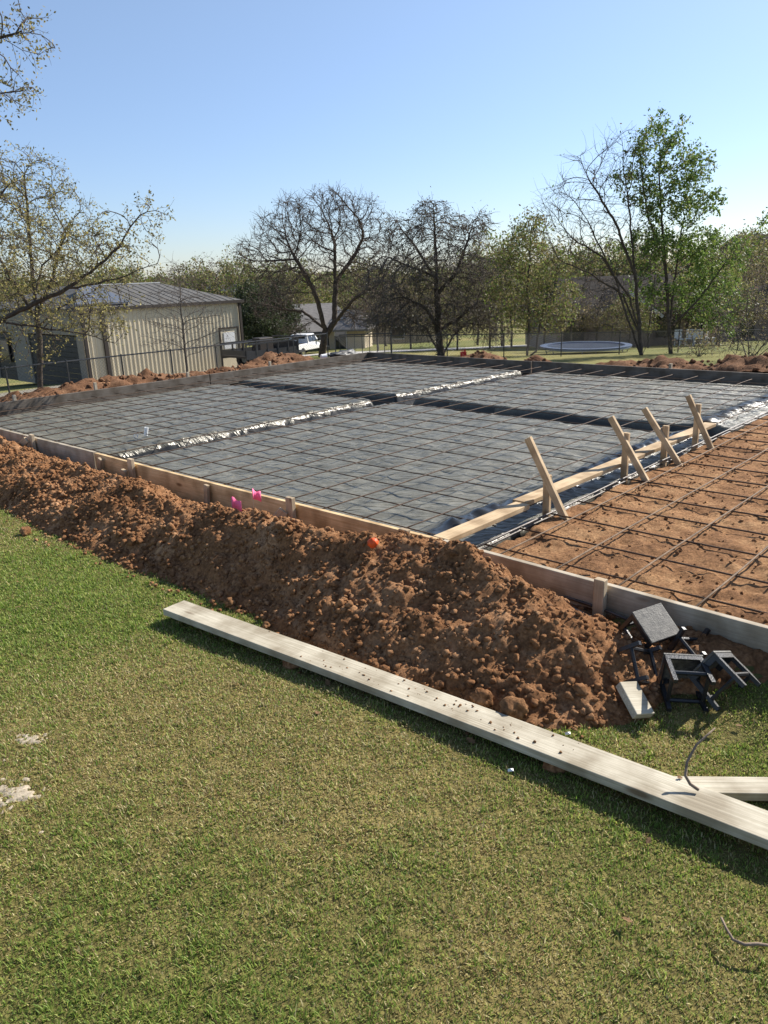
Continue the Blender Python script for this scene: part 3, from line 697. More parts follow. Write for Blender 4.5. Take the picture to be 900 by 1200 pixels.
# dry leaves
def leaf_mesh():
    out = [(0, -.5), (.12, -.3), (.30, -.28), (.20, -.08), (.38, .08), (.18, .16), (.22, .36), (0, .5), (-.20, .36), (-.18, .14), (-.36, .06), (-.2, -.1), (-.28, -.3), (-.1, -.3)]
    vs = [(0, 0, .0)]+[(x, y, .18*abs(x)+.1*math.sin(y*4)) for x, y in out]
    n = len(out); fs = [(0, 1+i, 1+(i+1) % n) for i in range(n)]
    mb = MB().add(vs, fs); return mb.mesh('dry_leaf')
LM = leaf_mesh(); LM.materials.append(M['dryleaf'])
for (px, py), sc_, lab in [((552, 868), .055, 'orange brown dry leaf in the shade under the plank'), ((398, 806), .06, 'dry oak leaf below the plank, upper of a small cluster'), ((384, 800), .05, 'dark curled leaf at the left of the leaf cluster below the plank'),
        ((372, 835), .05, 'pale dry leaf on the grass below the leaf cluster'), ((760, 985), .035, 'small dry leaf on the grass under the right part of the plank'), ((797, 911), .03, 'tiny dry leaf on the plank by the foot of the twig'),
        ((22, 682), .05, 'dark leaf on the lawn at the far left, upper of two'), ((22, 711), .05, 'dark leaf on the lawn at the far left, lower of two'), ((866, 850), .04, 'dry leaf in the grass right of the timber block'), ((735, 1078), .05, 'faded leaf lying in the lower right lawn'), ((176, 685), .03, 'tan leaf on the grass near the mound edge')]:
    o = bpy.data.objects.new('dry_leaf', LM); C.objects.link(o); o.location = hit(px, py, .024 if (px, py) != (797, 911) else .092); o.scale = (sc_*.85,)*3
    o.rotation_euler = (random.uniform(-.5, .5), random.uniform(-.5, .5), random.uniform(0, 6)); tag(o, lab, 'leaf')
for (px, py), lab in [((598, 903), 'white paper scrap on the grass below the plank'), ((665, 860), 'white scrap at the foot of the mound by the plank'), ((688, 757), 'pale scrap in the soil above the black stands'), ((296, 708), 'x')][:3]:
    mb = MB().add([(-.011, -.007, 0), (.012, -.008, .003), (.013, .006, .006), (-.009, .008, .002), (0, 0, .010)], [(0, 1, 4), (1, 2, 4), (2, 3, 4), (3, 0, 4)])
    o = mb.build('paper_scrap', M['white_trim'], None, loc=hit(px, py, .03)); tag(o, lab, 'scrap')

# ------------------------------------------------------------------ grass blades
def lawn_blades():
    xs, ys, ws, hs = [], [], [], []
    # candidates in camera polar space: density falls with distance
    N0 = 1250000
    y = 1.15 + 8.6*rng.random(N0)**1.45; half = 0.62*y+1.5
    x = (rng.random(N0)*2-1)*half
    cand = np.stack([x, y], 1)
    dens = np.clip(3.2/np.maximum(y, 1.8), .3, 1)
    # accept weight so that the density per square metre follows dens
    pdf = (1/(1.45*8.6))*((y-1.15)/8.6+1e-6)**(1/1.45-1)/(2*half)
    wgt = dens**1.2/pdf; wgt = wgt/np.quantile(wgt, .96)
    cand = cand[(rng.random(N0) < wgt)]
    return cand
cand = lawn_blades()
keep = []; mixv = []
PW = .075
for (x, y) in cand:
    s, t = st(x, y)
    if t > -0.06 and s < SR: continue
    pz = pile_z(s, t) if s > -8.2 and t > -1.6 else -1
    if s > 1.45: pz -= rise(s, t)
    if pz > 0.0 + 0.012*random.random(): continue
    if pz > -0.045 and s < 1.45 and random.random() < .35: continue
    q = Vector((x, y, 0))-p0; u = q.dot(PD); w_ = q.dot(PN)
    sk = stain(x, y) if x < -1.0 and y < 3.6 else -1
    if sk > .38 and random.random() < .6: continue
    keep.append((x, y)); mixv.append(turf_mix(x, y) + (max(0, sk)*.6 if sk > 0 else 0))
keep = np.array(keep); mixv = np.array(mixv); n = len(keep)
zz = np.array([gz(x, y) for x, y in keep])
dist = keep[:, 1]
tuft = np.array([.75+.55*fbm(x*9, y*9, 2, 2)+.35*noise.noise(Vector((x*26, y*26, 1))) for x, y in keep])
und = np.array([(0 < (Vector((x, y, 0))-p0).dot(PD)) and abs((Vector((x, y, 0))-p0).dot(PN)) < .095 for x, y in keep])
h = (0.013 + 0.020*rng.random(n)**1.5)*(1.15-0.30*mixv)*np.where(tuft > 1.12, np.clip(tuft*1.3, 0, 2.1), np.clip(tuft, .35, 1.5))*np.where(und, .8, 1); w = (0.0010+0.0008*rng.random(n))*(0.75+0.26*np.clip(dist, 1, 9))
yaw = rng.random(n)*2*PI; lean = (0.12+0.75*rng.random(n)**1.3)*(0.8+0.5*mixv); bend = rng.random(n)*0.7
dx, dy = np.cos(yaw), np.sin(yaw); sx, sy = -dy, dx
def P_(k, off, side):
    a_ = lean+bend*k; r = h*k*np.sin(np.clip(a_, 0, 1.45)); z_ = h*k*np.cos(np.clip(a_, 0, 1.45))
    return np.stack([keep[:, 0]+dx*r+sx*side, keep[:, 1]+dy*r+sy*side, zz+z_-0.003*(k == 0)], 1)
V = np.stack([P_(0, 0, -w), P_(0, 0, w), P_(.55, 0, -w*.8), P_(.55, 0, w*.8), P_(1.0, 0, w*0)], 1).reshape(-1, 3)
base = np.arange(n)*5
F = np.concatenate([np.stack([base, base+1, base+2], 1), np.stack([base+1, base+3, base+2], 1), np.stack([base+2, base+3, base+4], 1)])
pal = np.array([[.135, .22, .036], [.235, .32, .058], [.37, .41, .10], [.45, .37, .16], [.62, .53, .28], [.27, .185, .085]])
r = rng.random(n); dry = r < np.clip((mixv-.46)*1.0+.27, 0.08, .8)
idx = np.where(dry, rng.choice([3, 4, 5, 3], n), rng.choice([0, 1, 2, 1], n))
col = pal[idx]*(0.75+0.5*rng.random((n, 1)))
cols = np.repeat(col, 5, 0)
o = link('lawn_grass', np_mesh('lawn_grass', V, F, cols), M['blade']); tag(o, 'short patchy green and straw coloured lawn grass in the foreground', 'grass', kind='stuff')
print('blades', n)
# pale spilt patches: thin crusts on the turf
for k, (sx_, sy_, r_) in enumerate(STAINS):
    xs = np.arange(sx_-r_*1.5, sx_+r_*1.5, .012); ys = np.arange(sy_-r_*1.5, sy_+r_*1.5, .012)
    v, f = grid_mesh('crust', xs, ys, lambda x, y: (x, y, gz(x, y)-.016+min(.023, max(0, .06*(stain(x, y)-.1)))))
    o = link('pale_crust', np_mesh('pale_crust', v, f), mat('pale_grout', (.36, .30, .215), var=.4, scale=60, bump=.4) if k == 0 else bpy.data.materials['pale_grout'], smooth=True)
    tag(o, ['pale dried grout spilt on the lawn, the largest spot at the left edge', 'small pale grout spot on the lawn above the larger one', 'pale grout spot cut by the left edge of the photo'][k], 'grout')
#@@PART2

# ------------------------------------------------------------------ berms of spoil beyond the pad
def berm(name, s0, s1, t0, t1, hf, label, m, step=.07, root_at=None):
    xs = np.arange(s0, s1, step); ys = np.arange(t0, t1, step)
    def P(s, t):
        p = S(s, t); g = gz(p.x, p.y); h = hf(s, t)
        n = .09*fbm(s*1.3, t*1.3, 3, 3)+.08*fbm(s*4, t*4, 5, 4)+.03*noise.noise(Vector((s*12,t*12,3)))+.11*clump(s, t, 3.2)+.07*clump(s, t, 6.5, 3)
        return (p.x, p.y, h+n*sstep((h-g+.1)/.3) if h > g-.3 else g-.15)
    v, f = grid_mesh(name, xs, ys, P)
    return tag(link(name, np_mesh(name, v, f), M[m], smooth=False), label, 'dirt mound')
def bump(u, c, w): return math.exp(-((u-c)/w)**2)
def left_h(s, t):
    d = SL - s; k = bump(d, .75, .55)
    hh = .24+.10*noise.noise(Vector((t*.9, 2, 1)))+.16*bump(t, 6.9, .9)+.12*bump(t, 3.0, 1.2)-.25*sstep((t-7.6)/.9)
    p = S(s, t); g = gz(p.x, p.y)
    return g-.3 + (hh-g+.3)*max(k, .0) if d > .75 else min(hh, .17)+(hh-min(hh, .17))*sstep((d-.05)/.6)
berm('dirt_mound', SL-3.0, SL-.03, -1.5, TB+.4, left_h, 'low reddish dirt mound along the left form in front of the shed fence', 'soil_red')
def back_h(s, t):
    d = t-TB-.06; k = bump(d, .65, .5)
    hh = .10+.10*sstep((s+4.5)/1.5)+.13*noise.noise(Vector((s*.8, 5, 1)))+.26*bump(s, -1.2, 1.5)+.25*bump(s, -6.6, .55)+.2*bump(s, -5.3, .3)+.06*bump(s, -3.6, 1.0)-.16*bump(s, -4.4, .5)-.2*bump(s, -8.6, .9)
    p = S(s, t); g = gz(p.x, p.y)
    return g-.3 + (hh-g+.3)*k if d > .65 else hh*(.5+.5*k)
berm('dirt_mound', SL, SR+1, TB+.06, TB+3.0, back_h, 'reddish dirt mound behind the far form below the trampoline and leafy tree', 'soil_red')
spots = []
for _ in range(2600):
    if random.random() < .5:
        t = random.uniform(-1, TB); d = random.uniform(.1, 1.3); s = SL-d; hz = left_h(s, t)-.05
    else:
        s = random.uniform(SL, 4); d = random.uniform(.1, 1.2); t = TB+.06+d; hz = back_h(s, t)-.05
    p = S(s, t); r = .015+.055*random.random()**3; spots.append((p.x, p.y, hz+.06+r*.2, r))
v, f = clod_cloud(spots); o = link('mound_clods', np_mesh('mound_clods', v, f), M['soil_red']); tag(o, 'loose clods over the two far dirt mounds', 'clods', kind='stuff')

# ------------------------------------------------------------------ trees
def grow(skel, pts, D_, di, dk, iters=130, up=0.0, seed=0, jit=.20):
    """grow branches from a skeleton of polylines towards a cloud of points"""
    rnd = random.Random(seed); P = []; par = []
    for line, attach in skel:
        prev = -1
        if attach is not None: prev = min(range(len(P)), key=lambda i: (P[i]-Vector(line[0])).length)
        else: P.append(Vector(line[0])); par.append(-1); prev = 0
        for q0_, q1_ in zip(line[:-1], line[1:]):
            q0_, q1_ = Vector(q0_), Vector(q1_); n_ = max(1, int((q1_-q0_).length/D_))
            for j in range(1, n_+1):
                q = q0_.lerp(q1_, j/n_)+Vector((rnd.uniform(-1, 1), rnd.uniform(-1, 1), rnd.uniform(-1, 1)))*D_*.12
                P.append(q); par.append(prev); prev = len(P)-1
    alive = list(pts); done = set()
    for it in range(iters):
        if not alive or len(P) > 9000: break
        kd = kdtree.KDTree(len(P))
        for i, p in enumerate(P): kd.insert(p, i)
        kd.balance(); acc = {}; nxt = []
        for a_ in alive:
            q, i, d = kd.find(a_)
            if d < dk: continue
            nxt.append(a_)
            if d < di: acc[i] = acc.get(i, Vector((0, 0, 0))) + (a_-q)/d
        alive = nxt; new = 0
        for i, dsum in acc.items():
            if dsum.length < 1e-4: continue
            d = dsum.normalized()
            if par[i] >= 0: d = (d*.8+(P[i]-P[par[i]]).normalized()*.6)
            d = (d+Vector((rnd.uniform(-1, 1), rnd.uniform(-1, 1), rnd.uniform(-1, 1)))*jit+Vector((0, 0, up))).normalized()
            key = (i, round(d.x*3), round(d.y*3), round(d.z*3))
            if key in done: continue
            done.add(key); P.append(P[i]+d*D_); par.append(i); new += 1
        if not new: break
    return P, par
def radii(P, par, r0, ex=2.3, trunk=None):
    n = len(P); acc = [0.0]*n; kids = [[] for _ in range(n)]
    for i in range(n-1, 0, -1): pass
    for i in range(1, n): kids[par[i]].append(i)
    order = []; stack = [0]
    while stack:
        i = stack.pop(); order.append(i); stack.extend(kids[i])
    R = [0.0]*n
    for i in reversed(order):
        R[i] = r0 if not kids[i] else sum(R[k]**ex for k in kids[i])**(1/ex)
    if trunk:
        sc_ = trunk/R[0]
        for i in range(n): R[i] = r0+(R[i]-r0)*max(.2, (trunk-r0)/max(1e-6, R[0]-r0))
    return R, kids
def tree_mesh(P, par, R, kids, base, twigs, tw_len, tw_r, thr, leaves=None, seed=0, droop=0.0, spread=.62):
    """trunk mesh (thick wood) and crown mesh (thin twigs and leaves); positions relative to base"""
    rnd = random.Random(seed); T, K = MB(), MB()
    chains = []; stack = [(0, None)]
    while stack:
        i, frm = stack.pop(); ch = ([frm] if frm is not None else [])+[i]; c = i
        while kids[c]:
            ks = sorted(kids[c], key=lambda k: -R[k]); 
            for k in ks[1:]: stack.append((k, c))
            c = ks[0]; ch.append(c)
        chains.append(ch)
    for ch in chains:
        if len(ch) < 2: continue
        pts = [P[i]-base for i in ch]; rs = [R[i] for i in ch]
        if len(ch) > 2 and rs[0] > rs[1]*1.2: rs[0] = rs[1]*1.05
        thick = max(rs)
        if thick > thr:
            cut = next((j for j, r in enumerate(rs) if r < thr*.8), len(rs))
            cut = max(2, cut); T.tube(pts[:cut], rs[:cut], 8 if thick > .08 else 5, cap=False)
            if cut < len(pts): K.tube(pts[cut-1:], rs[cut-1:], 4, cap=False)
        else: K.tube(pts, rs, 4 if thick > tw_r*1.6 else 3, cap=False)
    tips = []
    for i in range(1, len(P)):
        if R[i] > tw_r*6: continue
        d0 = (P[i]-P[par[i]]).normalized(); m_ = twigs if not kids[i] else twigs*.45
        cnt = int(m_)+(rnd.random() < m_-int(m_))
        for _ in range(cnt):
            d = (d0+Vector((rnd.gauss(0, 1), rnd.gauss(0, 1), rnd.gauss(0, 1)))*spread).normalized(); d.z += -droop
            L_ = tw_len*rnd.uniform(.4, 1.2); p = P[i]-base; pts = [p]
            for _k in range(3):
                d = (d+Vector((rnd.gauss(0, 1), rnd.gauss(0, 1), rnd.gauss(0, 1)-droop))*.22).normalized(); p = p+d*L_/3; pts.append(p)
            K.tube(pts, [tw_r, tw_r*.8, tw_r*.6, tw_r*.35], 3, cap=False); tips += [(pts[1], .4), (pts[2], .7), (pts[3], 1)]
    return T, K, tips
def leaf_quads(tips, n, size, pal, seed, spread, big=1.0, mask=None):
    r_ = np.random.default_rng(seed); T_ = np.array([tuple(t[0]) for t in tips])
    if mask is not None: T_ = T_[np.array([mask(p) for p in T_])]
    if len(T_) == 0: return None
    # clumps: some tips carry many leaves, some none
    wt = r_.random(len(T_))**2.2; wt /= wt.sum()
    c = T_[r_.choice(len(T_), n, p=wt)] + r_.normal(0, spread, (n, 3))
    u = r_.normal(0, 1, (n, 3)); u /= np.linalg.norm(u, axis=1)[:, None]
    v_ = np.cross(u, r_.normal(0, 1, (n, 3))); v_ /= np.linalg.norm(v_, axis=1)[:, None]
    s_ = size*(.6+.8*r_.random((n, 1))); u = u*s_; v_ = v_*s_*.55
    V = np.stack([c-u, c+v_*.9, c+u, c-v_*.9], 1).reshape(-1, 3)
    F = np.arange(n*4).reshape(-1, 4)
    col = np.array(pal)[r_.integers(0, len(pal), n)]*(.7+.6*r_.random((n, 1)))
    return V, F, np.repeat(col, 4, 0)
def crown_obj(K, leafdata, wood, parent, name='crown'):
    kv = np.array(K.v) if K.v else np.zeros((0, 3)); 
    tri = [q for q in K.f]
    quads = np.array([q if len(q) == 4 else (q[0], q[1], q[2], q[2]) for q in tri]) if tri else np.zeros((0, 4), int)
    cols = np.zeros((len(kv), 3)); nb = len(quads)
    if leafdata:
        V, F, c = leafdata; quads = np.concatenate([quads, F+len(kv)]) if nb else F; kv = np.concatenate([kv, V]); cols = np.concatenate([cols, c])
    me = np_mesh(name, kv, quads, cols); me.materials.append(wood); me.materials.append(M['leaf'])
    mi = np.zeros(len(me.polygons), np.int32); mi[nb:] = 1; me.polygons.foreach_set('material_index', mi)
    o = bpy.data.objects.new(name, me); C.objects.link(o); o.parent = parent; return o
def ell(n, c, r, rnd, shell=.0):
    out = []
    while len(out) < n:
        p = Vector((rnd.uniform(-1, 1), rnd.uniform(-1, 1), rnd.uniform(-1, 1)))
        if shell < p.length <= 1: out.append(Vector((c[0]+p.x*r[0], c[1]+p.y*r[1], c[2]+p.z*r[2])))
    return out
def tree(name, label, base, skel, pts, D_, di, dk, r0, trunk, twigs, tw_len, tw_r, leaf=None, wood='bark', tw='twig', seed=0, droop=0, group=None, up=0, ex=2.3, thr=None, cat='tree', mask=None, spread=.62, jit=.20):
    base = Vector(base); P, par = grow(skel, pts, D_, di, dk, up=up, seed=seed, jit=jit)
    R, kids = radii(P, par, r0, ex, trunk)
    T, K, tips = tree_mesh(P, par, R, kids, base, twigs, tw_len, tw_r, thr or .04, seed=seed, droop=droop, spread=spread)
    root = thing(name, label, cat, base, 0, group)
    T.build('trunk', M[wood], root, smooth=True); print('TREE', label[:40], len(P), len(tips))
    ld = leaf_quads(tips, leaf[0], leaf[1], leaf[2], seed+1, leaf[3], mask=mask) if leaf else None
    crown_obj(K, ld, M[tw], root)
    return root
OLIVE = [(.16, .145, .055), (.20, .17, .07), (.125, .12, .047), (.25, .205, .10)]
SPRING = [(.13, .19, .035), (.18, .23, .05), (.10, .15, .03), (.24, .25, .08)]
GREEN = [(.095, .155, .036), (.13, .20, .045), (.075, .12, .028), (.17, .235, .06)]
BUDS = [(.16, .12, .09), (.13, .10, .075)]
def W(px, py, y): return at(px, py, y)
rnd = random.Random(3)

# big bare oak, centre left
y = 52; b0 = W(377, 418, y); b0.z = gz(b0.x, y)-.1
f1, f2 = W(381, 385, y), W(392, 378, y)
pts = []
for px, py, r_, dy_, n_ in [(372, 262, 1.9, 1.9, 420), (330, 275, 1.9, 1.6, 380), (415, 262, 1.9, 1.7, 400), (300, 300, 1.3, 1.2, 160), (440, 300, 1.7, 1.4, 260), (330, 330, 2.0, 1.5, 240), (410, 320, 2.0, 1.6, 260), (372, 300, 2.6, 2.2, 300), (445, 345, 1.6, 1.5, 260), (320, 355, 1.6, 1.1, 200), (345, 385, 1.0, .5, 60), (420, 370, 1.4, .8, 120), (395, 237, 1.3, .8, 150), (345, 245, 1.0, .8, 120)]:
    pts += ell(n_, W(px, py, y+rnd.uniform(-1, 1)), (r_, 2.6, dy_), rnd)
tree('oak_tree', 'big bare oak with a wide dome of fine twigs behind the white truck', b0,
     [([b0, W(380, 396, y), f1], None), ([f1, W(368, 340, y-.4), W(345, 300, y-.6)], 1), ([W(380, 396, y), f2, W(393, 330, y+.5), W(392, 285, y+.6)], 1), ([f1, W(355, 365, y+1), W(325, 362, y+1.4)], 1), ([W(393, 330, y+.5), W(415, 300, y), W(425, 280, y)], 1), ([f2, W(415, 350, y-1), W(440, 335, y-1.2)], 1)],
     pts, .27, 2.4, .36, .0145, 1.5, 4.2, .75, .0125, leaf=(2500, .05, BUDS, .1), wood='bark', tw='twig', seed=11)
# dense grey ragged tree, centre
y = 42; b0 = W(517, 412, y); b0.z = gz(b0.x, y)-.1
pts = []
for px, py, rx, rz, n_ in [(505, 258, .9, 1.2, 200), (470, 275, 1.0, .9, 130), (540, 275, 1.2, 1.1, 200), (560, 262, .7, .5, 60), (515, 310, 2.2, 1.3, 380), (460, 330, 1.6, 1.2, 250), (565, 320, 1.6, 1.1, 240), (475, 368, 2.1, 1.1, 480), (545, 365, 2.1, 1.1, 480), (515, 385, 1.5, .5, 140), (575, 385, 1.1, .6, 140), (590, 350, 1.2, .8, 130), (510, 345, 1.9, 1.4, 260), (450, 375, 1.0, .6, 90)]:
    pts += ell(n_, W(px, py, y+rnd.uniform(-.7, .7)), (rx, 2.0, rz), rnd)
tree('ragged_tree', 'dark tangled leafless tree with several stems in the middle of the far side', b0,
     [([b0, W(513, 385, y), W(512, 330, y), W(508, 240, y)], None), ([W(513, 385, y), W(500, 362, y-.5), W(478, 350, y-.6)], 1), ([W(512, 345, y), W(535, 320, y), W(552, 270, y)], 1), ([W(512, 330, y), W(488, 290, y), W(458, 252, y+.3)], 1), ([W(513, 388, y), W(535, 375, y+.6), W(560, 355, y+.8)], 1), ([W(512, 325, y), W(470, 308, y+.6), W(452, 300, y+.6)], 1), ([b0, W(500, 385, y+1), W(480, 375, y+1)], 1), ([b0, W(530, 395, y+.4), W(545, 380, y+.4)], 1)],
     pts, .22, 2.0, .30, .013, 1.05, 5.0, .75, .0125, leaf=(9000, .055, [(.10, .09, .07), (.13, .115, .08), (.09, .095, .05)], .12), tw='twig_grey', wood='bark', seed=5, droop=.35)
# yellow green young trees
y = 37; b0 = W(618, 417, y); b0.z = gz(b0.x, y)-.1
pts = []
for px, py, rx, rz, n_ in [(622, 275, .8, .9, 130), (600, 300, .9, .9, 150), (640, 320, 1.3, 1.3, 230), (600, 345, 1.3, 1.0, 180), (655, 350, 1.0, .8, 130), (625, 370, 1.5, .9, 160)]:
    pts += ell(n_, W(px, py, y+rnd.uniform(-.5, .5)), (rx, 1.5, rz), rnd)
tree('young_tree', 'yellow green leafy tree on twin thin stems left of the trampoline', b0, [([b0, W(620, 385, y), W(618, 340, y), W(622, 290, y)], None), ([b0+Vector((.4, 0, 0)), W(632, 380, y), W(645, 335, y)], 1)],
     pts, .27, 1.8, .42, .010, .15, 2.4, .6, .007, leaf=(11000, .060, SPRING+OLIVE+OLIVE, .15), seed=21, thr=.03)
# bare tree with fanned stems, right
y = 31; b0 = W(752, 421, y); b0.z = gz(b0.x, y)-.1
pts = []
for px, py, rx, rz, n_ in [(690, 215, 1.2, 1.1, 190), (660, 270, 1.0, .9, 150), (725, 190, .9, 1.1, 150), (700, 270, 1.4, 1.0, 190), (670, 310, 1.3, .7, 130), (735, 250, .8, 1.2, 110), (705, 330, 1.2, .7, 90), (650, 240, .6, .6, 50), (745, 320, .8, 1.2, 70)]:
    pts += ell(n_, W(px, py, y+rnd.uniform(-.5, .5)), (rx, 1.5, rz), rnd)
tree('bare_tree', 'bare tree fanning thin upswept branches to the left of the leafy tree', b0,
     [([b0, W(748, 370, y), W(741, 290, y), W(735, 220, y)], None), ([W(748, 385, y), W(738, 350, y), W(705, 300, y), W(672, 280, y)], 1), ([W(743, 320, y), W(722, 262, y), W(690, 210, y)], 1), ([W(748, 390, y), W(730, 345, y+.5), W(690, 320, y+.6), W(655, 305, y+.6)], 1), ([b0, W(766, 385, y+.6), W(768, 300, y+.7), W(760, 230, y+.6)], 1), ([b0, W(738, 380, y-.3), W(722, 330, y-.4), W(690, 262, y-.4)], 1)],
     pts, .22, 1.8, .30, .0085, .34, 2.4, .8, .0062, leaf=(350, .05, BUDS+SPRING, .05), seed=31, up=.22, thr=.028, spread=.36, jit=.12)
# leafy tree, right
b0 = W(786, 421, y+1); b0.z = gz(b0.x, y+1)-.1; y = 32
pts = []
for px, py, rx, rz, n_ in [(770, 165, .8, .85, 130), (750, 205, .7, 1.0, 90), (790, 195, .9, .7, 100), (812, 200, .55, .7, 60), (775, 235, 1.1, .9, 140), (820, 240, .5, .6, 60), (765, 285, 1.1, .9, 110), (805, 290, 1.1, .9, 120), (830, 320, 1.0, .8, 110), (848, 300, .8, .5, 60), (815, 350, 1.3, .8, 110), (765, 340, .9, .8, 60), (850, 345, .7, .5, 50), (838, 375, .5, .5, 30)]:
    pts += ell(n_, W(px, py, y+rnd.uniform(-.5, .5)), (rx, 1.2, rz), rnd)
tree('leafy_tree', 'tall tree in fresh green leaf, the tallest on the right', b0,
     [([b0, W(783, 370, y), W(778, 290, y), W(772, 200, y)], None), ([W(784, 385, y), W(790, 330, y+.4), W(800, 260, y+.5)], 1), ([W(784, 385, y), W(820, 350, y-.4), W(858, 298, y-.5), W(893, 262, y-.6)], 1), ([W(778, 300, y), W(758, 250, y), W(752, 205, y)], 1)],
     pts, .24, 1.8, .34, .009, .38, 2.2, .5, .006, leaf=(15500, .066, GREEN+GREEN+SPRING, .10), seed=41, up=.08, thr=.035)
# small bare tree by the shed fence
y = 28.5; b0 = W(219, 437, y); b0.z = gz(b0.x, y)-.1
pts = ell(420, W(216, 372, y), (1.55, 1.3, 1.5), rnd)+ell(60, W(208, 325, y), (.5, .5, .7), rnd)+ell(90, W(250, 385, y), (.9, .6, .8), rnd)+ell(90, W(185, 390, y), (.9, .6, .8), rnd)
tree('small_tree', 'small leafless tree in front of the cream shed wall', b0, [([b0, W(217, 410, y), W(213, 370, y), W(209, 315, y)], None)], pts, .16, 1.6, .24, .006, .17, 2.4, .5, .005, seed=51, up=.16, wood='bark_grey', tw='twig_grey', thr=.03)
# oak by the garage, left
y = 26; b0 = W(46, 455, y); b0.z = gz(b0.x, y)-.1
pts = []
for px, py, rx, rz, n_ in [(30, 220, 1.4, 1.0, 210), (70, 260, 1.1, 1.0, 170), (-20, 270, 1.6, 1.4, 160), (40, 300, 1.6, 1.1, 230), (95, 300, 1.1, .7, 130), (20, 350, 1.5, .7, 110), (100, 270, .5, .5, 50), (90, 365, 1.1, .5, 80), (-40, 340, 1.2, .9, 80)]:
    pts += ell(n_, W(px, py, y+rnd.uniform(-.5, .5)), (rx, 1.7, rz), rnd)
tree('oak_tree', 'oak with tiny olive spring leaves and a dark trunk before the shed doors', b0,
     [([b0, W(46, 400, y), W(42, 350, y), W(34, 280, y), W(30, 220, y)], None), ([W(43, 370, y), W(62, 325, y), W(75, 270, y)], 1), ([W(43, 375, y), W(15, 330, y), W(-10, 285, y)], 1), ([W(44, 385, y), W(70, 360, y+.4), W(100, 345, y+.5)], 1)],
     pts, .22, 1.8, .31, .009, .28, 2.8, .5, .0068, leaf=(12500, .038, OLIVE+[(.36, .31, .09), (.40, .34, .10)], .08), seed=61, thr=.03)
# near oak, its trunk outside the frame on the left, a limb reaching in
y = 13; b0 = Vector((-9.6, 13.4, gz(-9.6, 13.4)-.1))
pts = []
for px, py, yy_, rx, rz, n_ in [(150, 275, 13, .45, .45, 60), (178, 250, 13, .16, .12, 24), (120, 310, 13, .7, .45, 90), (75, 300, 13, .8, .6, 110), (30, 300, 13, .8, .8, 110), (60, 365, 13, .9, .4, 90), (120, 385, 13, .45, .25, 50), (15, 400, 12.6, .8, .4, 70), (130, 355, 13, .4, .25, 40), (15, 25, 11, .45, .40, 60), (38, 45, 11, .2, .2, 25), (6, 102, 11, .30, .15, 45), (-40, 250, 13, 1.2, 1.2, 130), (-60, 60, 11.5, 1.2, 1.2, 120), (0, 215, 13, .45, .3, 30)]:
    pts += ell(n_, W(px, py, yy_+rnd.uniform(-.3, .3)), (rx, .7, rz), rnd)
lim = [W(-110, 400, 13.2), W(0, 376, 13), W(40, 356, 13), W(80, 338, 13), (W(115, 312, 13)), W(140, 290, 13), W(152, 266, 13), W(164, 252, 13), W(182, 246, 13)]
tree('oak_tree', 'nearer oak at the left edge with a long dark limb rising to the right', b0,
     [([b0, Vector((-9.5, 13.3, 1.2)), Vector((-9.2, 13.2, 3.0)), Vector((-8.6, 12.8, 5.0)), Vector((-7.8, 12, 6.2))], None), ([Vector((-9.5, 13.3, 1.2))]+lim, 1), ([W(80, 338, 13), W(125, 330, 13.1), W(160, 318, 13.2), W(185, 308, 13.2)], 1), ([W(0, 376, 13), W(50, 384, 12.8), W(100, 392, 12.8), W(135, 402, 12.8)], 1),
      ([Vector((-8.6, 12.8, 5.0)), W(-40, 60, 11.3), W(0, 42, 11), W(35, 38, 11)], 1), ([W(-40, 60, 11.3), W(0, 108, 11), W(28, 108, 11)], 1), ([Vector((-9.2, 13.2, 3.0)), W(-60, 260, 13), W(0, 230, 13), W(20, 205, 13)], 1), ([W(40, 356, 13), W(50, 310, 13.2), W(75, 285, 13.2)], 1)],
     pts, .13, .95, .19, .0055, .46, 2.2, .26, .0036, leaf=(10000, .023, OLIVE+[(.38, .33, .10), (.40, .33, .12)], .045), seed=71, thr=.02)
# brambly bush, right edge
for (px, py, y, w_, h_, n_, lab, sd_) in [(878, 400, 24, 1.3, 1.4, 420, 'tangled leafless brambly bush at the right edge behind the far form', 81), (818, 408, 28, 1.0, .55, 120, 'low scrubby bush between the leafy tree and the brambly bush', 83)]:
    b0 = W(px, 425, y); b0.z = gz(b0.x, y)-.05; c = Vector((b0.x, y, b0.z+h_*.9))
    pts = ell(n_, c, (w_, w_, h_), rnd)
    tree('bush', lab, b0, [([b0, b0+Vector((.05, 0, .3))], None)]+[([b0, b0+Vector((random.uniform(-.7, .7), random.uniform(-.5, .5), .7))], 1) for _ in range(6)], pts, .18, 1.5, .3, .006, .04, 2.6, .5, .005, leaf=(700, .04, OLIVE+BUDS, .1), seed=sd_, wood='bark_grey', tw='twig_grey', thr=.015, cat='bush')

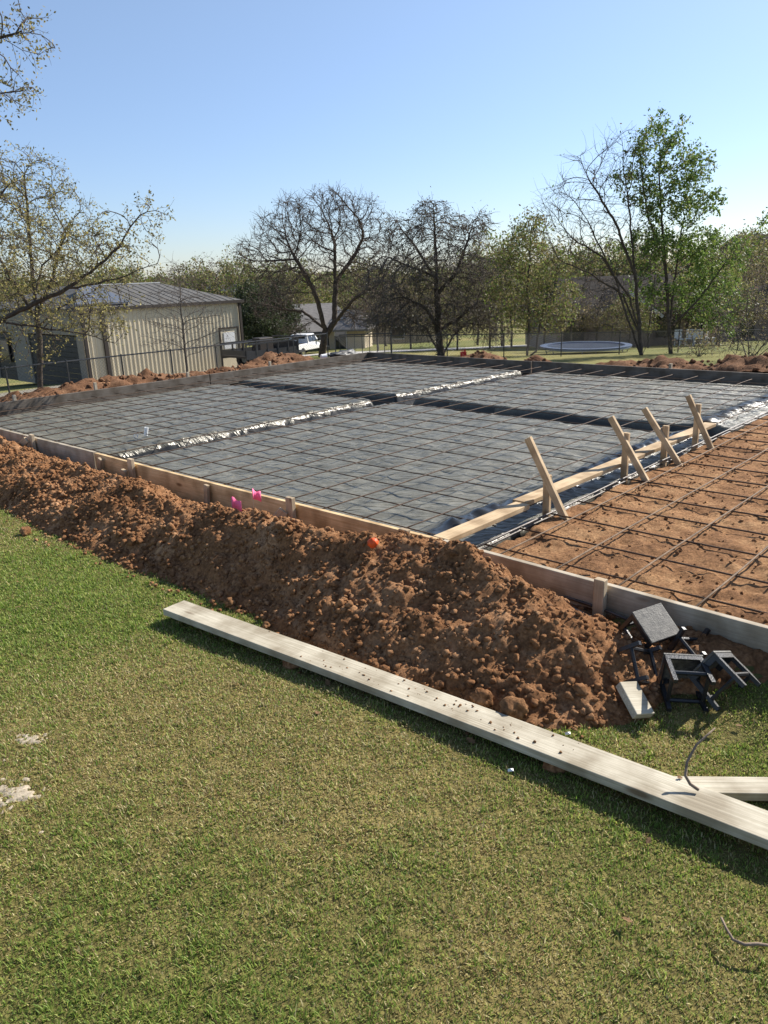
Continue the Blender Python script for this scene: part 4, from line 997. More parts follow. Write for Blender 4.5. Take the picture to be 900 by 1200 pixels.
# ---- treeline: six kinds, copied
PROT = []
def proto(kind, label, h, r, n_, leaf, seed, twigs=1.2, vase=.35, tw='twig_grey', group=''):
    b0 = Vector((0, 0, 0)); rn = random.Random(seed); pts = []
    for q in range(7):
        a_ = q*2*PI/6+rn.uniform(-.4, .4); rr = r*.55 if q < 6 else 0
        pts += ell(n_//7, (math.cos(a_)*rr, math.sin(a_)*rr, h*(vase+rn.uniform(.15, .42)) if q < 6 else h*.82), (r*rn.uniform(.42, .62), r*.5, h*rn.uniform(.16, .26)), rn)
    root = tree(kind, label, b0, [([b0, Vector((.1, 0, h*.25)), Vector((0, .1, h*.55))], None)], pts, .5, 4.5, .75, .02, h*.026, twigs, 1.15, .014, leaf=leaf, seed=seed, tw=tw, wood='bark_grey', group=group, thr=.05)
    PROT.append(root); return root
proto('bare_tree', 'bare grey tree in the wood along the horizon', 11, 4.2, 420, (900, .10, BUDS, .25), 101, 2.4, group='bare trees of the far wood')
proto('spring_tree', 'olive green spring tree in the wood along the horizon', 10.5, 4.4, 380, (4200, .14, OLIVE+OLIVE+BUDS+SPRING, .32), 102, 1.6, group='olive trees of the far wood')
proto('green_tree', 'bright green spring tree in the wood along the horizon', 10, 4.0, 340, (5200, .14, SPRING+OLIVE, .34), 103, 1.4, group='green trees of the far wood')
proto('evergreen_tree', 'dark evergreen tree in the wood along the horizon', 9, 2.8, 360, (9000, .15, [(.035, .05, .02), (.05, .065, .028), (.04, .045, .022)], .36), 104, 1.6, vase=.15, group='dark evergreens of the far wood')
proto('brown_tree', 'brown budding tree in the wood along the horizon', 11.5, 4.6, 400, (3000, .12, BUDS+OLIVE, .3), 105, 2.2, group='brown budding trees of the far wood')
used = set()
def put(kind, px, y, topy, rz=None, wide=1.0):
    p = at(px, 330, y); z = gz(p.x, y)-.2; top = at(px, topy, y).z; src = PROT[kind]
    hh = {0: 11.2, 1: 10.8, 2: 10.3, 3: 9.4, 4: 11.8}[kind]; k = max(.25, (top-z)/hh)
    if kind in used: r = copy_tree(src)
    else: r = src; used.add(kind)
    r.location = (p.x, y, z); r.rotation_euler = (0, 0, random.uniform(0, 6.28) if rz is None else rz); r.scale = (k*wide, k*wide, k)
rr = random.Random(9)
# near layer: individually placed
for kind, px, y, top, wd_ in [(3, 302, 66, 338, 1.1), (3, 318, 74, 330, 1.2), (3, 290, 78, 332, 1.0), (1, 278, 92, 300, 1.0), (0, 255, 96, 303, 1.0), (4, 330, 88, 305, 1.0), (2, 350, 100, 303, 1.0), (1, 420, 96, 305, 1.1), (4, 450, 80, 315, 1.2), (0, 440, 64, 330, 1.2), (4, 480, 70, 322, 1.2), (1, 560, 74, 290, 1.0), (2, 590, 66, 268, 1.0), (4, 575, 60, 310, 1.1), (2, 650, 60, 300, 1.0), (1, 668, 66, 285, 1.0), (4, 690, 68, 292, 1.0), (2, 715, 64, 278, 1.1), (1, 760, 66, 275, 1.0), (3, 745, 62, 320, 1.3), (2, 830, 50, 300, 1.0), (2, 846, 46, 318, 1.1), (1, 870, 72, 285, 1.0), (0, 884, 58, 315, 1.0), (4, 905, 64, 280, 1.0), (0, 930, 54, 290, 1.0), (1, 960, 60, 265, 1.0), (3, 800, 70, 310, 1.2), (4, 535, 58, 335, 1.3), (0, 600, 62, 325, 1.4), (4, 640, 52, 335, 1.2), (0, 703, 45, 318, 1.2), (4, 672, 44, 335, 1.2), (2, 742, 45, 345, 1.2), (4, 868, 46, 325, 1.3), (0, 850, 40, 335, 1.3), (4, 790, 48, 330, 1.3), (0, 765, 44, 322, 1.2), (4, 720, 43, 345, 1.3)]:
    put(kind, px, y, top, wide=wd_)
for px in range(-90, 1010, 26):                                   # the back row along the skyline
    top = np.interp(px, [-90, 150, 250, 420, 560, 700, 860, 1000], [310, 312, 304, 303, 296, 290, 274, 262])+rr.uniform(-6, 9)
    put(rr.choice([0, 1, 1, 2, 4, 4]), px+rr.uniform(-9, 9), rr.uniform(112, 150), top, wide=1.15)
for px in range(-80, 260, 30):
    put(rr.choice([1, 1, 2, 4]), px+rr.uniform(-8, 8), rr.uniform(85, 105), 320+rr.uniform(-7, 8), wide=1.1)
# the wood behind them, one mass of leaf clumps on the rising ground
r_ = np.random.default_rng(77); n = 42000
wx = r_.uniform(-260, 300, n); wy = r_.uniform(165, 260, n)
wz = np.array([zf(a_) for a_ in wy]) + (9.5+.03*(wy-165)+2.6*np.array([fbm(a_*.05, b_*.05, 1, 3) for a_, b_ in zip(wx, wy)]))*r_.random(n)**.45
c = np.stack([wx, wy, wz], 1); u = r_.normal(0, 1, (n, 3)); u /= np.linalg.norm(u, axis=1)[:, None]
v_ = np.cross(u, r_.normal(0, 1, (n, 3))); v_ /= np.linalg.norm(v_, axis=1)[:, None]; s_ = .5+.6*r_.random((n, 1))
V = np.stack([c-u*s_, c+v_*s_*.8, c+u*s_, c-v_*s_*.8], 1).reshape(-1, 3)
pal = np.array(OLIVE+BUDS+SPRING+[(.08, .08, .05)]); col = pal[r_.integers(0, len(pal), n)]*(.7+.5*r_.random((n, 1)))
o = link('distant_woods', np_mesh('distant_woods', V, np.arange(n*4).reshape(-1, 4), np.repeat(col, 4, 0)), M['leaf']); tag(o, 'far olive and brown woods along the skyline', 'woods', kind='stuff')

# ------------------------------------------------------------------ cream metal shed
def px_on(px, p, d):                       # distance along the line p + d*L seen in image column px (at mid height)
    r = ray(px, 410); q = r.x/r.y; return (p.x-q*p.y)/(q*d.y-d.x)
c0 = at(97, 400, 36); c0.z = 0; LW = px_on(286, c0, B); LF = 11.5
zb = -2.75; ze = .98; zr = 2.02
shed = thing('metal_shed', 'cream ribbed metal shed with a grey roof behind the black fence', 'building', (c0.x, c0.y, zb), math.atan2(B.y, B.x))
# local: x along the long wall (away to the right), y to the back left, z up
H = ze-zb; HR = zr-zb
def ribbed(L_, h, axis, off):
    mb = MB(); prof = []; x = 0.0
    while x < L_-.01:
        for dx_, dy_ in ((0, 0), (.155, 0), (.172, -.032), (.213, -.032)): 
            if x+dx_ < L_: prof.append((x+dx_, dy_))
        x += .23
    prof.append((L_, 0)); vs = []
    for a_, d_ in prof:
        for z in (0, h): vs.append((a_, d_+off, z) if axis == 'x' else (-(d_)+off, a_, z))
    fs = [(2*i, 2*i+2, 2*i+3, 2*i+1) for i in range(len(prof)-1)]
    mb.add(vs, fs); return mb
ribbed(LW, H, 'x', 0).build('long_wall', M['siding'], shed)
mb = MB(); pw = 0.55
# front wall on the y axis with two door bays
xs_ = [px_on(q, c0, -A) for q in (88, 34, 24)]
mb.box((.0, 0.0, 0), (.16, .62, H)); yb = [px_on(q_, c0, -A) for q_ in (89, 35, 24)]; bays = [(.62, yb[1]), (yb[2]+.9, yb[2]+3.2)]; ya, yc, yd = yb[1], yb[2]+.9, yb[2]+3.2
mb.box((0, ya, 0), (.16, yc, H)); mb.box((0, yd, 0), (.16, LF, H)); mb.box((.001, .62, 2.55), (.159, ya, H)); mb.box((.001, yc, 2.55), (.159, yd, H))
o = mb.build('front_wall', M['darker_wall'], shed)
print('bays', bays)
for y0, y1 in bays:
    mb = MB(); z = 0
    while z < 2.5: mb.box((.06, y0, z), (.11, y1, z+.235)); z += .25
    mb.build('door', M['door_dark'], shed)
MB().box((.02, LF-.1, 0), (LW, LF, H)).build('rear_wall', M['siding'], shed)
MB().box((LW-.06, .02, 0), (LW-.01, LF-.1, H)).build('end_wall', M['siding'], shed)
e = .10
def roofpt(x, y): return (x, y)
rx0, rx1, ry = 2.6, LW-2.2, 4.2
v0 = [(-e, -e, H+.02), (LW+e, -e, H+.02), (LW+e, LF+e, H+.02), (-e, LF+e, H+.02), (rx0, ry, HR), (rx1, ry, HR), (rx1, LF-ry, HR), (rx0, LF-ry, HR)]
mb = MB().add(v0+[(x, y, z-.12) for x, y, z in v0[:4]], [(0, 1, 5, 4), (1, 2, 6, 5), (2, 3, 7, 6), (3, 0, 4, 7), (4, 5, 6, 7), (0, 8, 9, 1), (1, 9, 10, 2), (2, 10, 11, 3), (3, 11, 8, 0), (11, 10, 9, 8)])
roof = mb.build('roof', M['metal_roof'], shed)
mb = MB()
for i in range(int((LW+2*e)/.45)):                                  # standing seams of the slope above the long wall
    x = -e+.3+i*.45; zt = lambda xx: 1.0
    top = min(1.0, max(0.0, (x+e)/(rx0+e)), max(0.0, (LW+e-x)/(LW+e-rx1)))
    if top > .05: mb.bar((x, -e, H+.035), (x, -e+(ry+e)*top, H+.02+(HR-H-.02)*top+.010), .02, .02)
mb.build('roof_seams', M['metal_roof'], roof)
MB().bar((rx0, ry, HR+.02), (rx1, ry, HR+.02), .22, .05).build('ridge_cap', M['ridge'], roof)
k_ = (HR-H)/(ry+e); mb = MB(); vs = []
for (x, yy) in ((-.05, .12), (LW*.30, .12), (LW*.30+.15, 3.5), (1.95, 3.5)):
    vs.append((x, yy, H+.04+k_*(yy+e)+.04))
for (x, yy) in ((-.05, .12), (LW*.30, .12), (LW*.30+.15, 3.5), (1.95, 3.5)): vs.append((x, yy, H+.04+k_*(yy+e)+.13))
mb.add(vs, [(4, 5, 6, 7), (0, 1, 5, 4), (1, 2, 6, 5), (2, 3, 7, 6), (3, 0, 4, 7)]); mb.build('roof_panel', M['solar'], roof)
MB().box((-e-.06, -e-.09, H-.12), (LW+e+.05, -e-.002, H+.03)).build('gutter', M['trim_dark'], shed)
for x in (.10, LW-.12): MB().box((x-.07, -.14, 0), (x+.07, -.04, H-.1)).build('downspout', M['trim_dark'], shed)
MB().box((px_on(124, c0, B)-.09, -.14, 0), (px_on(124, c0, B)+.09, -.04, H-.1)).build('downspout', M['trim_dark'], shed)
dx0 = px_on(269, c0, B); d = MB().box((dx0-.55, -.075, 0), (dx0+.55, -.036, 2.3)).build('door', M['siding'], shed)
MB().box((dx0-.36, -.10, 1.25), (dx0+.36, -.078, 2.12)).build('window', M['pale_glass'], d)
mb = MB(); mb.box((dx0-.62, -.12, 0), (dx0-.56, -.034, 2.38)); mb.box((dx0+.56, -.12, 0), (dx0+.62, -.034, 2.38)); mb.box((dx0-.55, -.12, 2.31), (dx0+.55, -.034, 2.38)); mb.build('door_frame', M['trim_dark'], d)
wn = MB().box((-.05, 8.4, 1.1), (-.02, 9.4, 2.1)).build('window', M['glass'], shed)
mb = MB(); mb.box((-.07, 8.3, 1.0), (-.015, 8.39, 2.2)); mb.box((-.07, 9.41, 1.0), (-.015, 9.5, 2.2)); mb.box((-.07, 8.4, 2.11), (-.016, 9.4, 2.2)); mb.box((-.07, 8.4, 1.0), (-.016, 9.4, 1.09)); mb.box((-.06, 8.4, 1.57), (-.014, 9.4, 1.62)); mb.build('window_frame', M['trim_dark'], wn)

# ------------------------------------------------------------------ fences
def fence(p, d, L_, rail, hgt, step, label, mesh_step=.12, pr=.03):
    root = thing('metal_fence', label, 'fence', (p.x, p.y, 0)); n = int(L_/step); d = d.normalized()
    loc = lambda k, z: d*k + Vector((0, 0, z))
    rl = [rail(k) for k in np.linspace(0, L_, n+1)]
    for i in range(n+1):
        k = L_*i/n; MB().tube([loc(k, rl[i]-hgt-.3), loc(k, rl[i]+.05)], pr, 6).build('post', M['fence_black'], root)
    MB().tube([loc(L_*i/n, rl[i]) for i in range(n+1)], pr*.8, 6).build('top_rail', M['fence_black'], root)
    MB().tube([loc(L_*i/n, rl[i]-hgt+.06) for i in range(n+1)], pr*.35, 4).build('bottom_wire', M['fence_black'], root)
    mb = MB(); k = 0.0
    while k < L_:
        r0_ = float(np.interp(k, np.linspace(0, L_, n+1), rl))
        for sgn in (1, -1):
            k2 = k+sgn*hgt
            if 0 <= k2 <= L_: mb.tube([loc(k, r0_-.02), loc(k2, r0_-hgt+.06)], .0022, 3, cap=False)
        k += mesh_step
    o = mb.build('chain_mesh', M['fence_black'], root)
    return root
fa = Vector((-14.5, 21.4, 0)); fence(fa, B, 18.0, lambda k: -.40, 1.15, 1.85, 'black chain link fence between the shed and the left dirt mound')
fb = fa+B*18.0; fe = Vector((20.0, 32.6, 0)); fd = fe-fb
fence(fb+fd.normalized()*.35, fd, fd.length, lambda k: -.55-.012*k, 1.25, 2.35, 'thin black chain link fence crossing the far side beyond the dirt mound', pr=.025)
# short iron railing left of the ragged tree
p = at(398, 400, 37); root = thing('iron_railing', 'short black iron railing with close bars right of the big bare oak', 'railing', (p.x, p.y, -2.0))
mb = MB().tube([(0, 0, 1.35), (2.5, .2, 1.33)], .03, 6); mb.build('top_rail', M['fence_black'], root)
for i in range(8): MB().tube([(i*.355, i*.03, -.2), (i*.355, i*.03, 1.35)], .02, 5).build('baluster', M['fence_black'], root)

# ------------------------------------------------------------------ houses
def house(label, p, rotz, w, d, h, rh, wall, roof, wins, over=.45, hip=0.0, name='house', chim=None, gable=None):
    root = thing(name, label, 'house', p, rotz)
    MB().box((-w/2, -d/2, 0), (w/2, d/2, h)).build('wall', M[wall], root)
    a_, b_ = w/2+over, d/2+over
    v0 = [(-a_, -b_, h), (a_, -b_, h), (a_, b_, h), (-a_, b_, h), (-a_+hip, 0, h+rh), (a_-hip, 0, h+rh)]
    mb = MB().add(v0+[(x, y, z-.18) for x, y, z in v0[:4]], [(0, 1, 5, 4), (2, 3, 4, 5), (1, 2, 5), (3, 0, 4), (0, 6, 7, 1), (1, 7, 8, 2), (2, 8, 9, 3), (3, 9, 6, 0), (9, 8, 7, 6)])
    rf = mb.build('roof', M[roof], root)
    if chim: MB().box((chim-.5, -.5, h), (chim+.5, .5, h+rh+1.0)).build('chimney', M['brick'], rf)
    for (x, z, ww, hh_) in wins:
        f = MB().box((x-ww/2-.09, -d/2-.06, z-.09), (x+ww/2+.09, -d/2+.01, z+hh_+.09)).build('window', M['white_trim' if wall == 'tan_wall' else 'trim_dark'], root)
        MB().box((x-ww/2, -d/2-.09, z), (x+ww/2, -d/2-.062, z+hh_)).build('pane', M['glass'], f)
    if gable:
        gx_, gw, gd, gh, grh = gable
        MB().box((gx_-gw/2, -d/2-gd, 0), (gx_+gw/2, -d/2+.2, gh)).build('gable_wall', M[wall], root)
        y0, y1 = -d/2-gd-.4, 0.0; q = gw/2+.45
        v1 = [(gx_-q, y0, gh), (gx_, y0, gh+grh), (gx_+q, y0, gh), (gx_-q, y1, gh), (gx_, y1, gh+grh), (gx_+q, y1, gh)]
        MB().add(v1+[(x, y, z-.16) for x, y, z in v1], [(0, 1, 4, 3), (1, 2, 5, 4), (0, 6, 7, 1), (1, 7, 8, 2), (6, 9, 10, 7), (7, 10, 11, 8), (0, 3, 9, 6), (2, 8, 11, 5)]).build('gable_roof', M[roof], root)
        MB().add([(gx_-gw/2, y0+.41, gh), (gx_+gw/2, y0+.41, gh), (gx_, y0+.41, gh+grh-.25)], [(0, 1, 2)]).build('gable_face', M[wall], root)
        mb = MB(); mb.bar((gx_, y0-.03, gh+grh-.06), (gx_+q, y0-.03, gh-.06), .05, .2); mb.build('rake_board', M['white_trim'], root)
    return root
h1 = at(368, 400, 86); gr = gz(h1.x, 86)
house('house with a pale grey roof and tan walls behind the big bare oak', (h1.x, 86, gr-.4), .10, 8.6, 9, 2.5, 2.7, 'tan_wall', 'shingle', [(-1.6, 1.0, 1.2, 1.1), (1.2, 1.0, 1.2, 1.1)], hip=2.2)
h2 = at(405, 400, 80); house('small tan porch building with a grey roof right of the big oak trunk', (h2.x+.6, 80, gz(h2.x, 80)-.2), -.15, 3.6, 5, 2.2, 1.8, 'tan_wall', 'shingle', [(-.6, .3, 1.1, 1.7)], hip=.8)
h4 = at(472, 390, 92); house('tan gabled house half hidden behind the tangled leafless tree', (h4.x, 92, gz(h4.x, 92)-.2), -.2, 8.5, 7, 2.9, 1.6, 'tan_wall', 'shingle_dark', [(0, .9, 1.4, 1.2)], hip=1.5)
h5 = at(262, 345, 100); house('far house with a dark blue grey roof and chimney just over the shed roof', (h5.x, 100, at(262, 352, 100).z-2.6), .1, 5.0, 6, 2.6, 1.9, 'tan_wall', 'solar', [(0, 1, 1, 1)], hip=1.0, chim=-2.6)
h3 = at(715, 400, 50); gr = gz(h3.x, 50)
house('dark brick house with a steep shingled roof behind the trampoline', (h3.x+1.2, 54, gr-.3), .06, 10.0, 8, 2.5, 2.2, 'brick', 'shingle_dark', [(-3.9, .9, 1.2, 1.3), (2.3, .9, 1.4, 1.3), (4.1, .9, 1.0, 1.3)], hip=1.6, gable=(-1.2, 3.4, 1.8, 2.3, 1.5))
h6 = at(878, 390, 58); house('brown brick house with a low dark hip roof at the right edge', (h6.x, 58, gz(h6.x, 58)-.3), -.1, 7, 6, 2.5, 1.7, 'brick', 'shingle_dark', [(-1.5, .9, 1.2, 1.2), (1.4, .9, 1.2, 1.2)], hip=2.4)
h7 = at(885, 285, 150); house('far dark roofed house standing above the trees at the right', (h7.x, 150, h7.z-3.2), .1, 10, 7, 2.6, 2.2, 'tan_wall', 'shingle_dark', [(0, .9, 1.4, 1.2)], hip=1.5)
# pale drive in front of the houses
def strip(name, pts, w, m):
    vs, fs = [], []
    for i, p in enumerate(pts):
        d = (pts[min(i+1, len(pts)-1)]-pts[max(i-1, 0)]).normalized(); n_ = Vector((-d.y, d.x, 0))*w/2
        for q in (-1, -.5, 0, .5, 1):
            a_ = p+n_*q; vs.append((a_.x, a_.y, gz(a_.x, a_.y)+.05))
    for i in range(len(pts)-1):
        for q in range(4): fs.append((5*i+q, 5*i+q+1, 5*i+q+6, 5*i+q+5))
    return tag(MB().add(vs, fs).build(name, M[m], None), kind='structure')
strip('driveway', [Vector((x, 62+.10*x+.012*x*x, 0)) for x in np.arange(-8, 18, 1.0)], 7.0, 'concrete')

# ------------------------------------------------------------------ white pickup truck
def pickup(p, rotz, label):
    root = thing('pickup_truck', label, 'truck', p, rotz)   # local: x forward, y left
    prof = [(-2.85, .55), (-2.9, 1.12), (-.95, 1.14), (-.93, 1.2), (-.72, 1.86), (.55, 1.90), (1.25, 1.22), (2.55, 1.10), (2.85, .95), (2.9, .5)]
    arches = []
    mb = MB(); n = len(prof)
    for sgn in (-1, 1):
        mb.v += [(x, sgn*(.98 if z < 1.25 else .80), z) for x, z in prof]
    mb.f = [tuple(range(n)), tuple(reversed(range(n, 2*n)))]+[(i, i+n, (i+1) % n+n, (i+1) % n) for i in range(n)]; mb.mi = [0]*len(mb.f)
    mb.build('body', M['truck_white'], root, bevel=.05)
    MB().box((-2.75, -.86, 1.02), (-1.02, .86, 1.155)).build('bed_liner', M['rubber'], root)
    MB().add([(-.90, -.70, 1.28), (-.90, .70, 1.28), (-.745, .64, 1.80), (-.745, -.64, 1.80)], [(0, 1, 2, 3)]).build('rear_window', M['glass'], root)
    MB().add([(1.20, -.74, 1.27), (1.20, .74, 1.27), (.60, .66, 1.86), (.60, -.66, 1.86)], [(0, 1, 2, 3)]).build('windscreen', M['glass'], root)
    for sgn in (-1, 1):
        for x0, x1 in ((-.62, .0), (.08, .85)):
            yy_ = sgn*.905
            MB().add([(x0, sgn*.978, 1.25), (x1, sgn*.978, 1.25), (x1-(.25 if x1 > .5 else 0), sgn*.83, 1.80), (x0, sgn*.83, 1.80)], [(0, 1, 2, 3)]).build('side_window', M['glass'], root)
        MB().box((-2.93, sgn*.9-.08, .78), (-2.87, sgn*.9+.08, 1.1)).build('tail_lamp', M['lamp_red'], root)
        MB().box((2.84, sgn*.75-.17, .78), (2.92, sgn*.75+.17, .98)).build('headlight', M['pale_glass'], root)
        MB().box((.95, sgn*1.10-.12, 1.2), (1.08, sgn*1.10+.12, 1.42)).build('mirror', M['rubber'], root)
        MB().box((-.2, sgn*.985-.012, 1.08), (-.02, sgn*.985+.012, 1.11)).build('door_handle', M['chrome'], root)
        for x in (-1.85, 1.8):
            w_ = MB().tube([(x, sgn*.74, .40), (x, sgn*1.0, .40)], .40, 20).build('wheel', M['rubber'], root)
            MB().tube([(x, sgn*.99, .40), (x, sgn*1.012, .40)], .22, 12).build('rim', M['chrome'], w_)
    MB().box((-3.02, -.92, .50), (-2.9, .92, .68)).build('bumper', M['chrome'], root)
    MB().box((-2.93, -.16, .82), (-2.915, .16, .97)).build('number_plate', M['plate'], root)
    return root
tp = at(356, 412, 70); pickup((tp.x, 70, at(356, 416, 70).z), math.radians(90-24), 'white pickup truck seen from behind beside the big bare oak')
# ------------------------------------------------------------------ black utility trailer
t0 = at(288, 410, 38); t0.z = 0
LT = px_on(350, t0, B); TZ = -2.32
trl = thing('utility_trailer', 'black utility trailer with open rail sides between shed and truck', 'trailer', (t0.x, t0.y, TZ), math.atan2(B.y, B.x))
MB().box((0, 0, .62), (LT, 2.0, .72)).build('deck', M['trim_dark'], trl)
for yv in (0, 2.0):
    mb = MB(); mb.box((0, yv-.03, .55), (LT, yv+.03, .74)); mb.build('side_beam', M['fence_black'], trl)
    mb = MB(); mb.box((.02, yv-.012, .74), (LT-.02, yv+.012, .96)); mb.build('side_panel', M['fence_black'], trl)
    MB().box((0, yv-.04, 1.25), (LT, yv+.04, 1.33)).build('side_rail', M['fence_black'], trl)
    for i in range(6):
        x = .03+(LT-.06)*i/5; MB().box((x-.03, yv-.036, .74), (x+.03, yv+.036, 1.26 if i < 5 else 1.45)).build('side_post', M['fence_black'], trl)
mb = MB(); mb.box((LT-.06, .045, 1.39), (LT, 1.955, 1.45)); mb.box((LT-.05, .03, .74), (LT-.02, 1.97, 1.2)); mb.build('front_gate', M['fence_black'], trl)
mb = MB(); mb.box((-.03, .03, .74), (0, 1.97, 1.0)); mb.build('tail_gate', M['fence_black'], trl)
for x in (LT*.42, LT*.42+.85):
    for yv in (-.18, 2.18):
        w_ = MB().tube([(x, yv-.1, .36), (x, yv+.1, .36)], .36, 18).build('wheel', M['rubber'], trl); MB().tube([(x, yv-.115, .36), (x, yv+.115, .36)], .17, 10).build('rim', M['galv'], w_)
mb = MB().bar((LT, .4, .6), (LT+1.3, 1.0, .55), .1, .1); mb.bar((LT, 1.6, .6), (LT+1.3, 1.0, .55), .1, .1); mb.build('drawbar', M['fence_black'], trl)
# black box on the trailer deck
tb = Vector((t0.x, t0.y, TZ))+B*(LT*.55)-A*1.0
o = MB().box((-.45, -.3, 0), (.45, .3, .75)).build('tool_box', M['trim_dark'], None, bevel=.04, loc=(tb.x, tb.y, tb.z+.722), rot=(0, 0, math.atan2(B.y, B.x))); tag(o, 'dark tool box standing on the black trailer', 'tool box')
# bucket and black sheeting at the far end of the left form
bp_ = S(SL-.45, 8.15, .28)
root = thing('bucket', 'white bucket lying on its side by the heap of red dirt', 'bucket', bp_, .5); mb = MB(); n = 18
vs = [(x, r*math.cos(2*PI*i/n), r*math.sin(2*PI*i/n)) for (x, r) in ((-.06, .05), (.07, .06), (.07, .055), (-.055, .045)) for i in range(n)]
mb.add(vs, [(a_*n+i, a_*n+(i+1) % n, (a_+1)*n+(i+1) % n, (a_+1)*n+i) for a_ in range(3) for i in range(n)]+[tuple(range(n))]); mb.build('pail', M['white_trim'], root, smooth=False)
mb = MB().tube([(.055, .06*math.cos(q), -.02-.05*math.sin(q)) for q in np.linspace(0, PI, 10)], .004, 5); mb.build('handle', M['galv'], root)
bv, bf = ico(4); w = np.array([tuple(Vector(p)*(1+.35*fbm(p[0]*1.6, p[1]*1.6, p[2]*1.6, 4)-.25*abs(noise.noise(Vector(p)*4)))) for p in bv])*np.array([.42, .2, .10])
o = link('plastic_bundle', np_mesh('plastic_bundle', w, bf), M['bag'], None, S(SL-.5, 8.85, .26), (0, 0, math.atan2(B.y, B.x)), smooth=False); tag(o, 'crumpled bundle of black plastic beside the white bucket at the far corner', 'plastic bundle')

# ------------------------------------------------------------------ trampoline, patio things
tc = at(686, 405, 38); r_t = 2.2
tg = gz(tc.x, 38); zt = tc.z
tr = thing('trampoline', 'round trampoline with a blue padded rim on the lawn beyond the fence', 'trampoline', (tc.x, tc.y, tg)); hh = zt-tg
def disc(r0_, r1_, z0, z1, n=48):
    mb = MB(); vs = [(r*math.cos(2*PI*i/n), r*math.sin(2*PI*i/n), z) for r, z in ((r0_, z0), (r1_, z0), (r1_, z1), (r0_, z1)) for i in range(n)]
    return mb.add(vs, [(a_*n+i, a_*n+(i+1) % n, ((a_+1) % 4)*n+(i+1) % n, ((a_+1) % 4)*n+i) for a_ in range(4) for i in range(n)])
disc(1.86, 2.2, hh-.03, hh+.03).build('rim_pad', M['blue_pad'], tr, smooth=False)
mb = MB(); n = 48; mb.add([(1.87*math.cos(2*PI*i/n), 1.87*math.sin(2*PI*i/n), hh-.012) for i in range(n)]+[(0, 0, hh-.05)], [(i, (i+1) % n, n) for i in range(n)]); mb.build('jumping_mat', M['mat_dark'], tr, smooth=True)
MB().tube([(2.15*math.cos(2*PI*i/n), 2.15*math.sin(2*PI*i/n), hh-.06) for i in range(n+1)], .03, 6, cap=False).build('frame_ring', M['galv'], tr)
for i in range(6):
    a_ = i*PI/3+.2; MB().tube([(2.1*math.cos(a_), 2.1*math.sin(a_), hh-.06), (2.0*math.cos(a_), 2.0*math.sin(a_), .02), (2.0*math.cos(a_+.3), 2.0*math.sin(a_+.3), .02), (2.1*math.cos(a_+.3), 2.1*math.sin(a_+.3), hh-.06)], .022, 6).build('leg', M['galv'], tr)
def chair(p, rz, label):
    root = thing('patio_chair', label, 'chair', p, rz, 'pale patio chairs by the dark house')
    MB().box((-.25, -.25, .40), (.25, .25, .44)).build('seat', M['white_trim'], root); MB().box((-.25, .22, .46), (.25, .26, .95)).build('backrest', M['white_trim'], root)
    for sx in (-.22, .22):
        for sy in (-.22, .22): MB().box((sx-.02, sy-.02, 0), (sx+.02, sy+.02, .40)).build('leg', M['white_trim'], root)
    return root
c_ = None
for i, px in enumerate((797, 808, 818, 832)):
    p = at(px, 402, 46); g = gz(p.x, 46)
    q = chair((p.x, 46, g), [.3, -.5, 2.6, .9][i], 'pale patio chair on the grass beyond the leafy tree') 
# red jug near the ragged tree
p = at(543, 411, 35); g = gz(p.x, 35)
root = thing('fuel_jug', 'small red jug on the grass beyond the fence', 'jug', (p.x, 35, g), .3)
MB().box((-.13, -.09, 0), (.13, .09, .34)).build('jug_body', M['red'], root, bevel=.03); MB().tube([(.07, 0, .33), (.07, 0, .42)], .035, 10).build('spout', M['red'], root); MB().bar((-.1, 0, .39), (.02, 0, .39), .03, .03).build('handle', M['red'], root)

SKY_STRENGTH = 0.095; EXPOSURE = 0.82

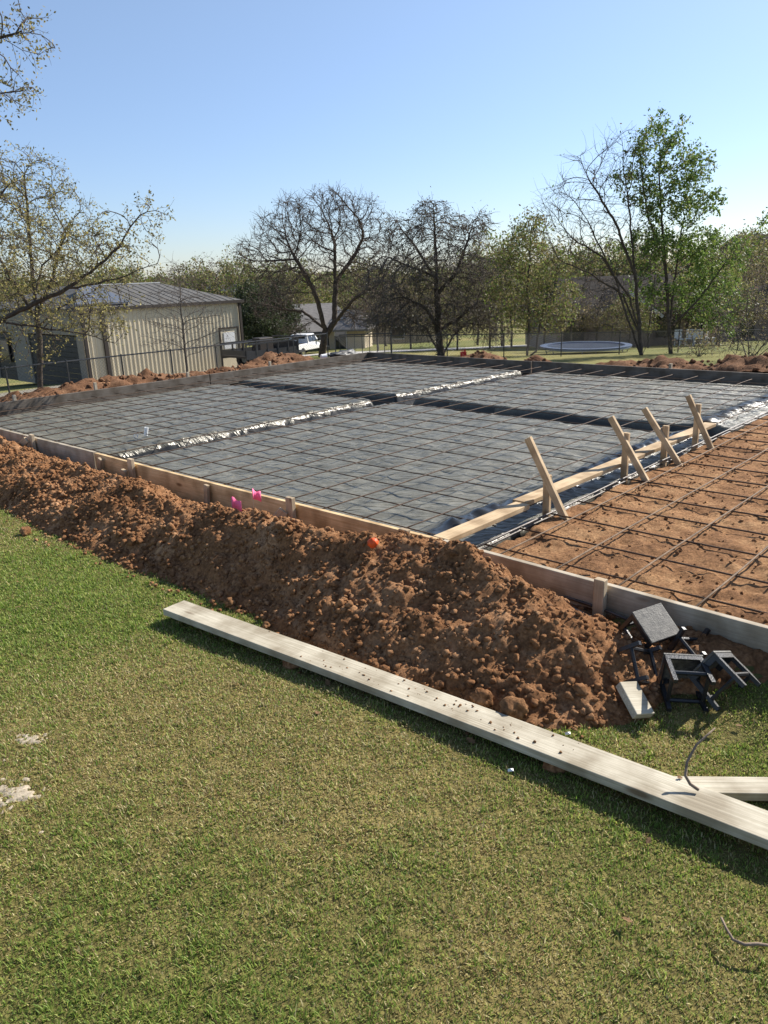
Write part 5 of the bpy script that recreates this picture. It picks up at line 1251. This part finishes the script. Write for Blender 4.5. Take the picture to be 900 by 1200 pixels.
# ------------------------------------------------------------------ camera, sky, sun
cd = bpy.data.cameras.new('camera'); cam = bpy.data.objects.new('camera', cd); C.objects.link(cam); SC.camera = cam
cd.sensor_fit = 'VERTICAL'; cd.sensor_height = 36.0; cd.lens = FPX/1200*36; cd.clip_start = 0.05; cd.clip_end = 3000
rt_ = R0*ROLLD[0] + UP0*ROLLD[1]; up_ = R0*(-ROLLD[1]) + UP0*ROLLD[0]
mw = Matrix((rt_, up_, -FW)).transposed().to_4x4(); mw.translation = (0, 0, HC); cam.matrix_world = mw
SUN_AZ = Vector((0.835, 0.550)); SUN_EL = math.radians(37)
wd = bpy.data.worlds.new('World'); SC.world = wd; wd.use_nodes = True
nt = wd.node_tree; sky = nt.nodes.new('ShaderNodeTexSky'); sky.sky_type = 'NISHITA'; sky.sun_disc = False
sky.sun_elevation = SUN_EL; sky.sun_rotation = math.atan2(SUN_AZ.x, SUN_AZ.y)
sky.air_density = 1.0; sky.dust_density = 0.25; sky.ozone_density = 1.2
tcw = nt.nodes.new('ShaderNodeTexCoord'); sxyz = nt.nodes.new('ShaderNodeSeparateXYZ'); nt.links.new(tcw.outputs['Generated'], sxyz.inputs[0])
mrw = nt.nodes.new('ShaderNodeMapRange'); mrw.interpolation_type = 'SMOOTHSTEP'; mrw.inputs['From Min'].default_value = 0.0; mrw.inputs['From Max'].default_value = 0.42
nt.links.new(sxyz.outputs['Z'], mrw.inputs['Value'])
tint = nt.nodes.new('ShaderNodeMix'); tint.data_type = 'RGBA'; tint.inputs[6].default_value = (0.64, 0.71, 0.92, 1); tint.inputs[7].default_value = (1.03, 0.98, 0.98, 1)
nt.links.new(mrw.outputs['Result'], tint.inputs['Factor'])
mulw = nt.nodes.new('ShaderNodeMix'); mulw.data_type = 'RGBA'; mulw.blend_type = 'MULTIPLY'; mulw.inputs['Factor'].default_value = 1
nt.links.new(sky.outputs['Color'], mulw.inputs[6]); nt.links.new(tint.outputs[2], mulw.inputs[7])
nt.links.new(mulw.outputs[2], nt.nodes['Background'].inputs['Color']); nt.nodes['Background'].inputs['Strength'].default_value = SKY_STRENGTH
sl = bpy.data.lights.new('sun', 'SUN'); so = bpy.data.objects.new('sun', sl); C.objects.link(so)
sl.energy = 5.0; sl.angle = math.radians(0.53); sl.color = (1.0, 0.95, 0.87)
sd = Vector((SUN_AZ.x*math.cos(SUN_EL), SUN_AZ.y*math.cos(SUN_EL), math.sin(SUN_EL)))
so.rotation_euler = sd.to_track_quat('Z', 'Y').to_euler(); so.location = (10, 5, 20)
SC.view_settings.view_transform = 'Standard'; SC.view_settings.look = 'None'; SC.view_settings.gamma = 1; SC.view_settings.exposure = EXPOSURE
SC.cycles.max_bounces = 6; SC.cycles.transparent_max_bounces = 8
SC.cycles.use_denoising = True
